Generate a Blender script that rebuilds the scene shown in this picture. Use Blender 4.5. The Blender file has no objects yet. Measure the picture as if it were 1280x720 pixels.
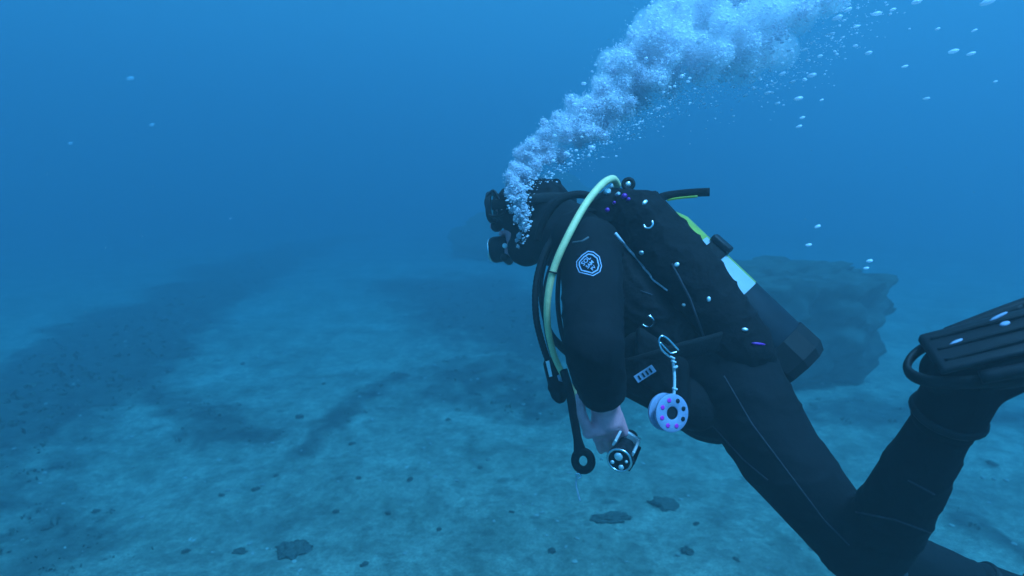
import bpy, bmesh, math, random
from mathutils import Vector, Matrix, noise
from mathutils.bvhtree import BVHTree

sc = bpy.context.scene
COL = sc.collection
R = math.radians
random.seed(7)

# ------------------------------------------------------------------ camera
F = 740.0                       # focal length in pixels of the 1280 px frame
CAM_H, PITCH = 2.5, 10.0
cd = bpy.data.cameras.new('camera')
cam = bpy.data.objects.new('camera', cd)
COL.objects.link(cam)
cam.location = (0, 0, CAM_H)
cam.rotation_euler = (R(90 - PITCH), 0, 0)
cd.sensor_width = 36
cd.lens = 36 * F / 1280
cd.clip_start, cd.clip_end = 0.05, 600
cd.dof.use_dof = True
cd.dof.focus_distance = 1.55
cd.dof.aperture_fstop = 3.5
sc.camera = cam

# ------------------------------------------------------------------ sky and sun
SUN_EL, SUN_AZ = R(64), R(136)   # azimuth measured to the right of the view direction
w = bpy.data.worlds.new('World')
sc.world = w
w.use_nodes = True
nt = w.node_tree
sky = nt.nodes.new('ShaderNodeTexSky')
sky.sky_type = 'NISHITA'
sky.sun_disc = False
sky.sun_elevation = SUN_EL
sky.sun_rotation = SUN_AZ
bg = nt.nodes['Background']
bg.inputs['Strength'].default_value = 0.07
nt.links.new(sky.outputs[0], bg.inputs['Color'])

sd = bpy.data.lights.new('sun', 'SUN')
sd.energy = 5.0
sd.angle = R(14)
sd.color = (0.62, 0.63, 1.0)     # daylight already filtered by the sea above the modelled layer
sun = bpy.data.objects.new('sun', sd)
COL.objects.link(sun)
to_sun = Vector((math.sin(SUN_AZ) * math.cos(SUN_EL), math.cos(SUN_AZ) * math.cos(SUN_EL), math.sin(SUN_EL)))
sun.rotation_euler = to_sun.to_track_quat('Z', 'Y').to_euler()
sun.location = (0, 0, 30)

vs = sc.view_settings
vs.view_transform = 'Standard'
vs.look = 'None'
vs.exposure = 1.76
vs.gamma = 1
vs.use_curve_mapping = False
cy = sc.cycles
cy.volume_bounces = 6
cy.max_bounces = 16
cy.diffuse_bounces = 14
cy.use_denoising = True
cy.sample_clamp_indirect = 4

# ------------------------------------------------------------------ helpers
RIGHT = Vector((1, 0, 0))
UP = Vector((0, math.sin(R(PITCH)), math.cos(R(PITCH))))
FWD = Vector((0, math.cos(R(PITCH)), -math.sin(R(PITCH))))
EYE = Vector((0, 0, CAM_H))


def P(px, py, d):
    """a point seen at a pixel of the 1280x720 photograph, d metres deep"""
    return EYE + RIGHT * ((px - 640) / F * d) - UP * ((py - 360) / F * d) + FWD * d


def ray(px, py):
    return (P(px, py, 1.0) - EYE).normalized()


def tag(o, label=None, cat=None, group=None, kind=None):
    for k, v in (('label', label), ('category', cat), ('group', group), ('kind', kind)):
        if v:
            o[k] = v
    return o


def nth(k):
    ones = ['', 'first', 'second', 'third', 'fourth', 'fifth', 'sixth', 'seventh', 'eighth', 'ninth', 'tenth', 'eleventh', 'twelfth', 'thirteenth',
            'fourteenth', 'fifteenth', 'sixteenth', 'seventeenth', 'eighteenth', 'nineteenth', 'twentieth']
    if k <= 20:
        return ones[k]
    return {20: 'twenty-', 30: 'thirty-'}[k // 10 * 10] + ones[k % 10] if k % 10 else {30: 'thirtieth'}[k]


def empty(name, loc):
    o = bpy.data.objects.new(name, None)
    o.empty_display_size = 0.1
    COL.objects.link(o)
    o.location = loc
    return o


def link(name, me, mat, parent=None, smooth=True):
    o = bpy.data.objects.new(name, me)
    COL.objects.link(o)
    if mat is not None:
        me.materials.append(mat)
    if smooth and len(me.polygons):
        me.polygons.foreach_set('use_smooth', [True] * len(me.polygons))
    if parent is not None:
        o.parent = parent
        o.matrix_parent_inverse = world_of(parent).inverted()
    return o


def world_of(o):
    m = Matrix.LocRotScale(o.location, o.rotation_euler, o.scale)
    if o.parent:
        m = world_of(o.parent) @ o.matrix_parent_inverse @ m
    return m


def obj(name, bm, mat, parent=None, smooth=True, autosmooth=None):
    me = bpy.data.meshes.new(name)
    bmesh.ops.recalc_face_normals(bm, faces=bm.faces)
    bm.to_mesh(me)
    bm.free()
    o = link(name, me, mat, parent, smooth)
    if autosmooth is not None:
        me.set_sharp_from_angle(angle=R(autosmooth))
    return o


def frame_of(z, hint=None):
    z = z.normalized()
    h = hint if hint is not None else (Vector((0, 0, 1)) if abs(z.z) < 0.9 else Vector((1, 0, 0)))
    x = (h - z * h.dot(z))
    if x.length < 1e-5:
        x = z.orthogonal()
    x.normalize()
    return x, z.cross(x), z


def rings(bm, rows, close_u=False, cap=True):
    """rows of equally many points -> a skinned surface"""
    vv = [[bm.verts.new(p) for p in r] for r in rows]
    n = len(vv[0])
    m = len(vv)
    for i in range(m if close_u else m - 1):
        a, b = vv[i], vv[(i + 1) % m]
        for j in range(n):
            k = (j + 1) % n
            bm.faces.new((a[j], a[k], b[k], b[j]))
    if cap and not close_u:
        bm.faces.new(vv[0][::-1])
        bm.faces.new(vv[-1])
    return vv


def spline(pts, n=8, closed=False):
    out = []
    m = len(pts)
    for i in range(m if closed else m - 1):
        if closed:
            p0, p1, p2, p3 = pts[(i - 1) % m], pts[i], pts[(i + 1) % m], pts[(i + 2) % m]
        else:
            p0, p1, p2, p3 = pts[max(i - 1, 0)], pts[i], pts[i + 1], pts[min(i + 2, m - 1)]
        for k in range(n):
            t = k / n
            out.append(0.5 * ((2 * p1) + (p2 - p0) * t + (2 * p0 - 5 * p1 + 4 * p2 - p3) * t * t + (3 * p1 - p0 - 3 * p2 + p3) * t ** 3))
    if not closed:
        out.append(pts[-1].copy())
    return out


def tube(bm, pts, r, seg=10, closed=False, n=6, flat=1.0, hint=None, ribs=0.0):
    """a hose, strap or wire through pts; flat < 1 makes a strap (thin along hint)"""
    ps = spline(pts, n, closed) if n else list(pts)
    m = len(ps)
    rows = []
    ref = hint
    for i, p in enumerate(ps):
        if closed:
            t = ps[(i + 1) % m] - ps[i - 1]
        else:
            t = ps[min(i + 1, m - 1)] - ps[max(i - 1, 0)]
        h = hint(p) if callable(hint) else ref
        x, y, z = frame_of(t, h)
        if not callable(hint):
            ref = x
        u = i / max(m - 1, 1)
        rr = r(u) if callable(r) else r
        if ribs:
            rr *= 1 + ribs * (1 if i % 2 else -1)
        rows.append([p + x * (math.cos(a) * rr * flat) + y * (math.sin(a) * rr) for a in [2 * math.pi * j / seg for j in range(seg)]])
    rings(bm, rows, closed)


def capsule(bm, p0, p1, r0, r1, wide=1.0, side=None, seg=20):
    """tapered limb with round ends; 'wide' stretches its section along side"""
    ax = p1 - p0
    L = ax.length
    if L < 1e-6:
        ax = Vector((0, 0, 1)); L = 0
    x, y, z = frame_of(ax, side)
    rows = []
    prof = []
    for k in range(1, 6):
        a = math.pi / 2 * k / 6
        prof.append((-r0 * math.cos(a), r0 * math.sin(a)))
    for k in range(0, 9):
        u = k / 8
        prof.append((u * L, r0 + (r1 - r0) * u))
    for k in range(1, 6):
        a = math.pi / 2 * k / 6
        prof.append((L + r1 * math.sin(a), r1 * math.cos(a)))
    for h, r in prof:
        rows.append([p0 + z * h + x * (math.cos(t) * r * wide) + y * (math.sin(t) * r) for t in [2 * math.pi * j / seg for j in range(seg)]])
    rings(bm, rows)


def lathe(bm, c, axis, prof, seg=24, hint=None, cap=True):
    x, y, z = frame_of(axis, hint)
    rings(bm, [[c + z * h + x * (math.cos(t) * r) + y * (math.sin(t) * r) for t in [2 * math.pi * j / seg for j in range(seg)]] for h, r in prof], cap=cap)


def torus(bm, c, axis, R0, r, seg=28, rs=8, sx=1.0, hint=None):
    x, y, z = frame_of(axis, hint)
    rows = []
    for i in range(seg):
        a = 2 * math.pi * i / seg
        d = x * math.cos(a) * sx + y * math.sin(a)
        e = (x * math.cos(a) + y * math.sin(a))
        rows.append([c + d * R0 + e * (math.cos(b) * r) + z * (math.sin(b) * r) for b in [2 * math.pi * j / rs for j in range(rs)]])
    rings(bm, rows, close_u=True)


def box(bm, c, x, y, z, sx, sy, sz, bev=0.0):
    vs_ = []
    for k in (-1, 1):
        for q in ((-1, -1), (1, -1), (1, 1), (-1, 1)):
            vs_.append(bm.verts.new(c + x * (q[0] * sx / 2) + y * (q[1] * sy / 2) + z * (k * sz / 2)))
    fs = [(3, 2, 1, 0), (4, 5, 6, 7), (0, 1, 5, 4), (1, 2, 6, 5), (2, 3, 7, 6), (3, 0, 4, 7)]
    ff = [bm.faces.new([vs_[i] for i in f]) for f in fs]
    if bev:
        ed = list({e for f in ff for e in f.edges})
        bmesh.ops.bevel(bm, geom=ed, offset=bev, segments=2, affect='EDGES', profile=0.6)


def melt(name, bm, voxel, smooth=4, factor=0.5):
    """fuse overlapping volumes into one continuous skin"""
    me = bpy.data.meshes.new(name)
    bmesh.ops.recalc_face_normals(bm, faces=bm.faces)
    bm.to_mesh(me)
    bm.free()
    o = bpy.data.objects.new('tmp', me)
    COL.objects.link(o)
    m = o.modifiers.new('r', 'REMESH')
    m.mode = 'VOXEL'
    m.voxel_size = voxel
    s = o.modifiers.new('s', 'SMOOTH')
    s.factor = factor
    s.iterations = smooth
    dg = bpy.context.evaluated_depsgraph_get()
    out = bpy.data.meshes.new_from_object(o.evaluated_get(dg), depsgraph=dg)
    bpy.data.objects.remove(o)
    bpy.data.meshes.remove(me)
    out.name = name
    out.materials.clear()
    return out


def bvh_of(o):
    m = world_of(o)
    me = o.data
    return BVHTree.FromPolygons([m @ v.co for v in me.vertices], [tuple(p.vertices) for p in me.polygons])


def onto(trees, px, py, lift=0.0):
    """nearest surface point met by the sight line of a pixel, lifted along its normal"""
    best = None
    d = ray(px, py)
    for t in trees:
        h = t.ray_cast(EYE, d)
        if h[0] is not None and (best is None or h[3] < best[2]):
            n = h[1] if h[1].dot(d) < 0 else -h[1]
            best = (h[0], n, h[3])
    if best is None:
        return None, None
    return best[0] + best[1] * lift, best[1]


# ------------------------------------------------------------------ materials
def mat(name, base, rough=0.6, metal=0.0, var=0.0, scale=20.0, bump=0.0, bscale=200.0, coat=0.0, alt=None, detail=6, spec=0.5):
    m = bpy.data.materials.new(name)
    m.use_nodes = True
    t = m.node_tree
    b = t.nodes['Principled BSDF']
    b.inputs['Base Color'].default_value = (*base, 1)
    b.inputs['Roughness'].default_value = rough
    b.inputs['Metallic'].default_value = metal
    b.inputs['Coat Weight'].default_value = coat
    b.inputs['Specular IOR Level'].default_value = spec
    tc = t.nodes.new('ShaderNodeTexCoord')
    if var or alt:
        nz = t.nodes.new('ShaderNodeTexNoise')
        nz.inputs['Scale'].default_value = scale
        nz.inputs['Detail'].default_value = detail
        t.links.new(tc.outputs['Object'], nz.inputs['Vector'])
        cr = t.nodes.new('ShaderNodeValToRGB')
        a2 = alt or tuple(c * (1 + var) for c in base)
        a1 = base if alt else tuple(c * (1 - var) for c in base)
        cr.color_ramp.elements[0].position = 0.35
        cr.color_ramp.elements[1].position = 0.65
        cr.color_ramp.elements[0].color = (*a1, 1)
        cr.color_ramp.elements[1].color = (*a2, 1)
        t.links.new(nz.outputs['Fac'], cr.inputs['Fac'])
        t.links.new(cr.outputs['Color'], b.inputs['Base Color'])
    if bump:
        n2 = t.nodes.new('ShaderNodeTexNoise')
        n2.inputs['Scale'].default_value = bscale
        n2.inputs['Detail'].default_value = 4
        t.links.new(tc.outputs['Object'], n2.inputs['Vector'])
        bp = t.nodes.new('ShaderNodeBump')
        bp.inputs['Strength'].default_value = bump
        bp.inputs['Distance'].default_value = 0.01
        t.links.new(n2.outputs['Fac'], bp.inputs['Height'])
        t.links.new(bp.outputs['Normal'], b.inputs['Normal'])
    return m


M = {
    'neoprene': mat('black neoprene', (0.006, 0.0065, 0.008), 0.85, var=0.3, scale=9, bump=0.35, bscale=24, spec=0.12),
    'hood': mat('black hood neoprene', (0.007, 0.0075, 0.009), 0.8, var=0.3, scale=12, bump=0.3, bscale=30, spec=0.12),
    'nylon': mat('black cordura nylon', (0.006, 0.006, 0.007), 0.8, var=0.35, scale=30, bump=0.4, bscale=60, spec=0.12),
    'webbing': mat('black webbing', (0.009, 0.009, 0.01), 0.75, var=0.3, scale=90, bump=0.3, bscale=300, spec=0.15),
    'rubber': mat('black rubber', (0.008, 0.008, 0.009), 0.6, var=0.2, scale=40, spec=0.2),
    'grey_rubber': mat('grey rubber', (0.06, 0.065, 0.07), 0.5, var=0.2, scale=40),
    'skin': mat('skin', (0.80, 0.30, 0.33), 0.5, var=0.12, scale=40, bump=0.15, bscale=120),
    'yellow_hose': mat('yellow braided hose', (0.80, 0.66, 0.32), 0.5, var=0.08, scale=60, bump=0.2, bscale=500),
    'steel': mat('stainless steel', (0.75, 0.76, 0.78), 0.22, metal=1.0, var=0.08, scale=60),
    'chrome': mat('satin chrome', (0.86, 0.86, 0.86), 0.35, metal=0.6, var=0.05, scale=60),
    'white': mat('white print', (0.78, 0.79, 0.8), 0.5, var=0.05, scale=80),
    'print': mat('pale blue print', (0.30, 0.34, 0.46), 0.6, var=0.1, scale=80),
    'piping': mat('pale piping', (0.55, 0.56, 0.62), 0.5, var=0.2, scale=90),
    'seam': mat('grey seam thread', (0.02, 0.022, 0.03), 0.8, var=0.3, scale=90),
    'tank_yellow': mat('yellow tank paint', (0.36, 0.40, 0.04), 0.35, var=0.12, scale=25, coat=0.3),
    'tank_white': mat('white tank label', (0.40, 0.42, 0.46), 0.4, var=0.05, scale=25),
    'tank_dark': mat('dark blue tank paint', (0.010, 0.018, 0.024), 0.6, var=0.25, scale=14, spec=0.15),
    'spool': mat('pale delrin', (0.26, 0.29, 0.42), 0.4, var=0.06, scale=60),
    'magenta': mat('magenta dot fill', (0.75, 0.02, 0.42), 0.4, var=0.1, scale=60),
    'purple': mat('purple chroma fringe', (0.22, 0.01, 0.32), 0.35, var=0.1, scale=60),  # camera chroma artefact put in as a colour
    'dark': mat('dark plastic', (0.009, 0.009, 0.011), 0.5, var=0.2, scale=60, spec=0.25),
    'line': mat('white line', (0.62, 0.66, 0.7), 0.7, var=0.15, scale=300, bump=0.3, bscale=900),
}
gl = bpy.data.materials.new('mask glass')
gl.use_nodes = True
g = gl.node_tree.nodes['Principled BSDF']
g.inputs['Base Color'].default_value = (0.75, 0.85, 0.82, 1)
g.inputs['Transmission Weight'].default_value = 1
g.inputs['Roughness'].default_value = 0.03
g.inputs['IOR'].default_value = 1.12
M['glass'] = gl

bu = bpy.data.materials.new('air bubble')
bu.use_nodes = True
t_ = bu.node_tree
t_.nodes.remove(t_.nodes['Principled BSDF'])
df = t_.nodes.new('ShaderNodeBsdfDiffuse'); df.inputs['Color'].default_value = (0.97, 0.955, 1.0, 1)
tr = t_.nodes.new('ShaderNodeBsdfTranslucent'); tr.inputs['Color'].default_value = (0.97, 0.955, 1.0, 1)
gs = t_.nodes.new('ShaderNodeBsdfGlossy'); gs.inputs['Roughness'].default_value = 0.25
gs.inputs['Color'].default_value = (0.9, 0.9, 0.9, 1)
m1 = t_.nodes.new('ShaderNodeMixShader'); m1.inputs[0].default_value = 0.5
m2 = t_.nodes.new('ShaderNodeMixShader'); m2.inputs[0].default_value = 0.06
t_.links.new(df.outputs[0], m1.inputs[1]); t_.links.new(tr.outputs[0], m1.inputs[2])
t_.links.new(m1.outputs[0], m2.inputs[1]); t_.links.new(gs.outputs[0], m2.inputs[2])
t_.links.new(m2.outputs[0], t_.nodes['Material Output'].inputs['Surface'])
M['bubble'] = bu

# ------------------------------------------------------------------ seabed
def flat_ground(px, py):
    d = ray(px, py)
    return EYE + d * (-EYE.z / d.z)


def seg_dist(p, a, b):
    ab = b - a
    t = max(0, min(1, (p - a).dot(ab) / ab.length_squared))
    return (p - a - ab * t).length


def gp(*pp):
    return [flat_ground(*q).to_2d() for q in pp]


# strokes of algae-covered bottom: line on the ground, half width, strength
STROKES = [
    (gp((-260, 640), (60, 500), (190, 400), (290, 345), (385, 306), (450, 296)), 1.4, 1.15),
    (gp((-150, 800), (60, 690), (30, 620)), 0.6, 0.4),
    (gp((180, 500), (330, 540), (260, 545)), 0.45, 0.6),
    (gp((575, 360), (640, 390), (720, 420)), 2.3, 0.95),
    (gp((600, 300), (720, 320), (900, 330)), 3.0, 0.7),
    (gp((570, 470), (690, 490)), 0.9, 0.6),
    (gp((380, 570), (450, 500), (500, 470)), 0.22, 0.6),
    (gp((620, 262), (900, 290), (1300, 330)), 3.0, 0.4),
    (gp((960, 525), (1150, 520), (1400, 540)), 0.5, 0.55),
    (gp((1200, 645), (1300, 700)), 0.12, 0.7),
]


BOX = [(min(p.x for p in l) - 2 * w_, max(p.x for p in l) + 2 * w_, min(p.y for p in l) - 2 * w_, max(p.y for p in l) + 2 * w_) for l, w_, _ in STROKES]


def cover(x, y):
    hit = [q for q, k in zip(STROKES, BOX) if k[0] < x < k[1] and k[2] < y < k[3]]
    if not hit:
        return 0.0
    p = Vector((x, y))
    c = 0.0
    n1 = noise.fractal(Vector((x * 0.55, y * 0.55, 3.1)), 1.0, 2.1, 4)
    for ln, wd, st in hit:
        d = min(seg_dist(p, ln[i], ln[i + 1]) for i in range(len(ln) - 1))
        d += n1 * wd * 0.55
        c = max(c, st * max(0.0, min(1.0, 1.25 - d / wd * 0.95)))
    return c


def relief(x, y):
    z = 0.10 * noise.fractal(Vector((x * 0.35, y * 0.35, 0.0)), 1.0, 2.0, 3)
    z += 0.035 * noise.fractal(Vector((x * 1.7, y * 1.7, 5.0)), 0.9, 2.0, 4)
    return z


def axis_steps(a, b, near, far, c=0.0):
    """coordinates from a to b, fine near c, coarse away from it"""
    out = [c]
    s = near
    x = c
    while x < b:
        x += s
        s = min(far, s * 1.028)
        out.append(x)
    x = c
    s = near
    lo = []
    while x > a:
        x -= s
        s = min(far, s * 1.028)
        lo.append(x)
    return lo[::-1] + out


xs = axis_steps(-75, 75, 0.045, 3.0, 0.0)
ys = axis_steps(-40, 90, 0.045, 3.0, 4.6)
verts, cov = [], []
for y in ys:
    for x in xs:
        c = cover(x, y) if (abs(x) < 1.3 * y + 2 and 0 < y < 40) else 0.0
        z = relief(x, y)
        if c > 0:
            z += c * (0.05 + 0.05 * noise.fractal(Vector((x * 3, y * 3, 9.0)), 1.0, 2.0, 3))
        verts.append((x, y, z))
        cov.append(c)
nx = len(xs)
faces = [(j * nx + i, j * nx + i + 1, (j + 1) * nx + i + 1, (j + 1) * nx + i) for j in range(len(ys) - 1) for i in range(nx - 1)]
me = bpy.data.meshes.new('seabed')
me.from_pydata(verts, [], faces)
at = me.attributes.new('cover', 'FLOAT', 'POINT')
at.data.foreach_set('value', cov)

sm = bpy.data.materials.new('silty sand with algae')
sm.use_nodes = True
t = sm.node_tree
b = t.nodes['Principled BSDF']
b.inputs['Roughness'].default_value = 0.9
tc = t.nodes.new('ShaderNodeTexCoord')


def nz(scale, detail=6, rough=0.6):
    n = t.nodes.new('ShaderNodeTexNoise')
    n.inputs['Scale'].default_value = scale
    n.inputs['Detail'].default_value = detail
    n.inputs['Roughness'].default_value = rough
    t.links.new(tc.outputs['Object'], n.inputs['Vector'])
    return n


def ramp(src, p0, p1, c0=(0, 0, 0, 1), c1=(1, 1, 1, 1)):
    r_ = t.nodes.new('ShaderNodeValToRGB')
    r_.color_ramp.elements[0].position = p0
    r_.color_ramp.elements[1].position = p1
    r_.color_ramp.elements[0].color = c0
    r_.color_ramp.elements[1].color = c1
    t.links.new(src, r_.inputs['Fac'])
    return r_.outputs['Color']


def mix(fac, a, b_, mode='MIX'):
    n = t.nodes.new('ShaderNodeMix')
    n.data_type = 'RGBA'
    n.blend_type = mode
    for s, v in ((0, fac), (6, a), (7, b_)):
        if hasattr(v, 'links'):
            t.links.new(v, n.inputs[s])
        else:
            n.inputs[s].default_value = v
    return n.outputs[2]


def math_(op, a, b_):
    n = t.nodes.new('ShaderNodeMath')
    n.operation = op
    for i, v in enumerate((a, b_)):
        if hasattr(v, 'links'):
            t.links.new(v, n.inputs[i])
        else:
            n.inputs[i].default_value = v
    return n.outputs[0]


sand = ramp(nz(1.1, 8).outputs['Fac'], 0.3, 0.7, (0.15, 0.172, 0.125, 1), (0.33, 0.345, 0.265, 1))
grain = ramp(nz(16, 8, 0.7).outputs['Fac'], 0.35, 0.62, (0.6, 0.6, 0.6, 1), (1.15, 1.15, 1.12, 1))
sand = mix(1.0, sand, grain, 'MULTIPLY')
mott = ramp(nz(4.5, 7, 0.65).outputs['Fac'], 0.36, 0.60, (0.66, 0.68, 0.66, 1), (1.12, 1.12, 1.10, 1))
sand = mix(1.0, sand, mott, 'MULTIPLY')
fine = ramp(nz(60, 5, 0.7).outputs['Fac'], 0.38, 0.62, (0.72, 0.72, 0.72, 1), (1.18, 1.18, 1.16, 1))
sand = mix(1.0, sand, fine, 'MULTIPLY')
algae = ramp(nz(7, 6).outputs['Fac'], 0.35, 0.7, (0.016, 0.022, 0.018, 1), (0.07, 0.082, 0.06, 1))
an = t.nodes.new('ShaderNodeAttribute')
an.attribute_name = 'cover'
patch = ramp(nz(0.9, 9, 0.68).outputs['Fac'], 0.5, 0.68)
speck = ramp(nz(3.4, 7, 0.6).outputs['Fac'], 0.6, 0.70)
tint = math_('ADD', an.outputs['Fac'], math_('MULTIPLY', math_('SUBTRACT', nz(2.6, 8, 0.7).outputs['Fac'], 0.5), 1.6))
tint = ramp(tint, 0.12, 0.62)
f1 = math_('MAXIMUM', tint, math_('MULTIPLY', patch, 0.62))
f1 = math_('MAXIMUM', f1, math_('MULTIPLY', speck, 0.65))
t.links.new(mix(f1, sand, algae), b.inputs['Base Color'])
bp = t.nodes.new('ShaderNodeBump')
bp.inputs['Strength'].default_value = 0.7
bp.inputs['Distance'].default_value = 0.04
t.links.new(nz(14, 9, 0.65).outputs['Fac'], bp.inputs['Height'])
t.links.new(bp.outputs['Normal'], b.inputs['Normal'])
seabed = link('seabed', me, sm)
tag(seabed, 'silty sand bottom with dark algae patches fading into blue water', 'seabed', kind='structure')
T_GROUND = bvh_of(seabed)


def ground(px, py):
    h = T_GROUND.ray_cast(EYE, ray(px, py))
    return h[0] if h[0] is not None else flat_ground(px, py)


def drop(x, y):
    h = T_GROUND.ray_cast(Vector((x, y, 5)), Vector((0, 0, -1)))
    return h[0].z if h[0] is not None else 0.0


# ------------------------------------------------------------------ rocks on the bottom
rockm = mat('encrusted rock', (0.02, 0.025, 0.021), 0.95, scale=4, bump=0.8, bscale=14, alt=(0.085, 0.09, 0.07), spec=0.1)
stonem = mat('dark algae stone', (0.05, 0.058, 0.048), 0.95, scale=9, bump=0.8, bscale=30, alt=(0.11, 0.12, 0.095), spec=0.1)


def rock_mesh(name, sub, sx, sy, sz, amp, freq, seed, shape=None):
    bm = bmesh.new()
    bmesh.ops.create_icosphere(bm, subdivisions=sub, radius=1)
    off = Vector((seed * 7.3, seed * 3.1, seed * 1.7))
    for v in bm.verts:
        d = v.co.normalized()
        k = 1 + amp * noise.fractal(d * freq + off, 0.9, 2.1, 5) + amp * 0.5 * (noise.cell(d * freq * 2.2 + off) - 0.5) * 0.5
        q = d * k
        q = Vector((q.x * sx, q.y * sy, q.z * sz))
        if shape:
            q = shape(q)
        v.co = q
    me_ = bpy.data.meshes.new(name)
    bm.to_mesh(me_)
    bm.free()
    return me_


def overhang(q):
    # a block that widens upwards on its right-hand side
    k = max(-1, min(1, q.z / 1.1))
    q.x *= 1 + 0.28 * k
    q.x += 0.22 * k
    if q.z > 0.7:
        q.z = 0.7 + (q.z - 0.7) * 0.3
    return q


def place(o, loc):
    o.location = loc
    return o


g0 = flat_ground(1010, 500)
o = link('rock_outcrop', rock_mesh('rock_outcrop', 6, 1.35, 1.3, 1.2, 0.26, 2.1, 4, overhang), rockm)
tag(place(o, (g0.x + 0.05, g0.y + 1.5, 0.6)), 'tall dark overhanging rock rising behind the diver\'s tank', 'rock')
g0 = flat_ground(640, 330)
o = link('rock_outcrop', rock_mesh('rock_ridge', 6, 3.7, 1.9, 2.2, 0.3, 1.4, 11), rockm)
tag(place(o, (g0.x + 1.9, g0.y + 2.0, 0.35)), 'faint hazy rock mass far behind the diver\'s head', 'rock')

STONES = [(368, 690, 0.115, 'dark rounded stone lying alone at the bottom left of the picture'),
          (765, 648, 0.10, 'long low dark stone below the diver\'s hand'),
          (832, 632, 0.09, 'dark stone just right of the long low stone under the spool'),
          (375, 522, 0.07, None), (448, 598, 0.055, None), (440, 555, 0.05, None), (512, 600, 0.045, None),
          (775, 400, 0.05, None), (485, 642, 0.04, None), (549, 662, 0.035, None), (455, 706, 0.04, None),
          (300, 690, 0.05, None), (320, 612, 0.04, None), (232, 690, 0.05, None), (120, 640, 0.06, None),
          (277, 620, 0.035, None), (420, 640, 0.035, None), (690, 690, 0.05, None), (860, 690, 0.06, None),
          (870, 655, 0.045, None), (600, 585, 0.04, None), (560, 525, 0.05, None), (345, 595, 0.045, None),
          (60, 660, 0.06, None),
          (640, 640, 0.03, None), (920, 700, 0.04, None), (405, 480, 0.05, None), (303, 455, 0.06, None), (1140, 560, 0.05, None), (1240, 580, 0.05, None)]
small = sorted(q[0] for q in STONES if q[3] is None)
rk = [rock_mesh('stone', 4, 1, 0.8, 0.42, 0.5, 1.7, 20 + i) for i in range(6)]
for i, (px, py, s, lab) in enumerate(STONES):
    me_ = rk[i % 6] if i >= 3 else rk[i]
    o = bpy.data.objects.new('stone', me_)
    if not me_.materials:
        me_.materials.append(stonem)
        me_.polygons.foreach_set('use_smooth', [True] * len(me_.polygons))
    COL.objects.link(o)
    q = ground(px, py)
    o.location = q + Vector((0, 0, s * 0.08))
    o.rotation_euler = (random.uniform(-.2, .2), random.uniform(-.2, .2), random.uniform(0, 6.3))
    k = random.uniform(0.8, 1.15)
    s *= 0.9 if i < 3 else random.uniform(0.45, 0.72)
    o.scale = (s * 1.25 * k, s * 1.1, s * random.uniform(0.9, 1.5))
    if i == 1:
        o.rotation_euler = (0, 0, 0.1); o.scale = (s * 1.5, s * 0.8, s * 0.7)
    tag(o, lab or 'small dark stone half sunk in the sand, %s small stone from the left' % nth(small.index(px) + 1), 'stone', 'stones scattered over the sand')

# pebbles and shell bits: one mass
bm = bmesh.new()
for i in range(1100):
    d = random.uniform(2.6, 13)
    x = random.uniform(-0.95, 0.95) * d
    y = d
    z = drop(x, y)
    r_ = random.choice((0.006, 0.009, 0.012, 0.018, 0.026)) * (0.7 + d * 0.05)
    mm = Matrix.Translation((x, y, z + r_ * 0.15)) @ Matrix.Rotation(random.uniform(0, 6.3), 4, 'Z') @ Matrix.Diagonal((1, random.uniform(0.5, 1), random.uniform(0.3, 0.6), 1))
    bmesh.ops.create_icosphere(bm, subdivisions=1, radius=r_, matrix=mm)
pebm = mat('pebbles and shell grit', (0.13, 0.135, 0.11), 0.9, scale=1.7, alt=(0.36, 0.36, 0.3), detail=9)
tag(obj('pebbles', bm, pebm, smooth=False), 'small pebbles and shell grit strewn over the sand', 'pebbles', kind='stuff')

# algae turf: tufts of short blades where the bottom is overgrown
av, af = [], []
cnt = 0
while cnt < 1500:
    d = 3.0 + 16 * random.random() ** 1.3
    x = random.uniform(-1.05, 0.9) * d
    c = cover(x, d)
    n_ = noise.fractal(Vector((x * 1.3, d * 1.3, 17)), 1.0, 2.0, 3)
    if random.random() > c * 0.9 + (0.08 if n_ > 0.4 else 0.0):
        continue
    cnt += 1
    z = drop(x, d)
    hgt = random.uniform(0.012, 0.04) * (0.6 + c)
    for k in range(5):
        a = random.uniform(0, 6.3)
        ln = Vector((math.cos(a), math.sin(a), 0))
        wd = Vector((-ln.y, ln.x, 0)) * hgt * random.uniform(0.15, 0.4)
        q = Vector((x + random.uniform(-.04, .04), d + random.uniform(-.04, .04), z - 0.004))
        top = q + Vector((0, 0, hgt * random.uniform(0.5, 1))) + ln * hgt * random.uniform(0.3, 0.9)
        mid = (q + top) / 2 + Vector((0, 0, hgt * 0.15))
        i0 = len(av)
        av += [q - wd * .5, q + wd * .5, mid + wd, mid - wd, top]
        af += [(i0, i0 + 1, i0 + 2, i0 + 3), (i0 + 3, i0 + 2, i0 + 4)]
me_ = bpy.data.meshes.new('algae')
me_.from_pydata(av, [], af)
algm = mat('brown green algae', (0.03, 0.038, 0.03), 0.9, scale=6, alt=(0.08, 0.095, 0.065), spec=0.1)
tag(link('algae', me_, algm, smooth=False), 'short dark algae turf covering patches of the sea bottom', 'algae', kind='stuff')

# ------------------------------------------------------------------ the diver: joints
N = P(705, 285, 1.72)
PV = P(905, 482, 1.52)
S = (PV - N).normalized()                     # down the spine
D = (RIGHT * 0.72 + UP * 0.70 - FWD * 0.08)
D = (D - S * D.dot(S)).normalized()           # out of the back
LF = D.cross(S)                               # the diver's left, towards the camera
if LF.dot(FWD) > 0:
    LF = -LF
TL = (PV - N).length

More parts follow.
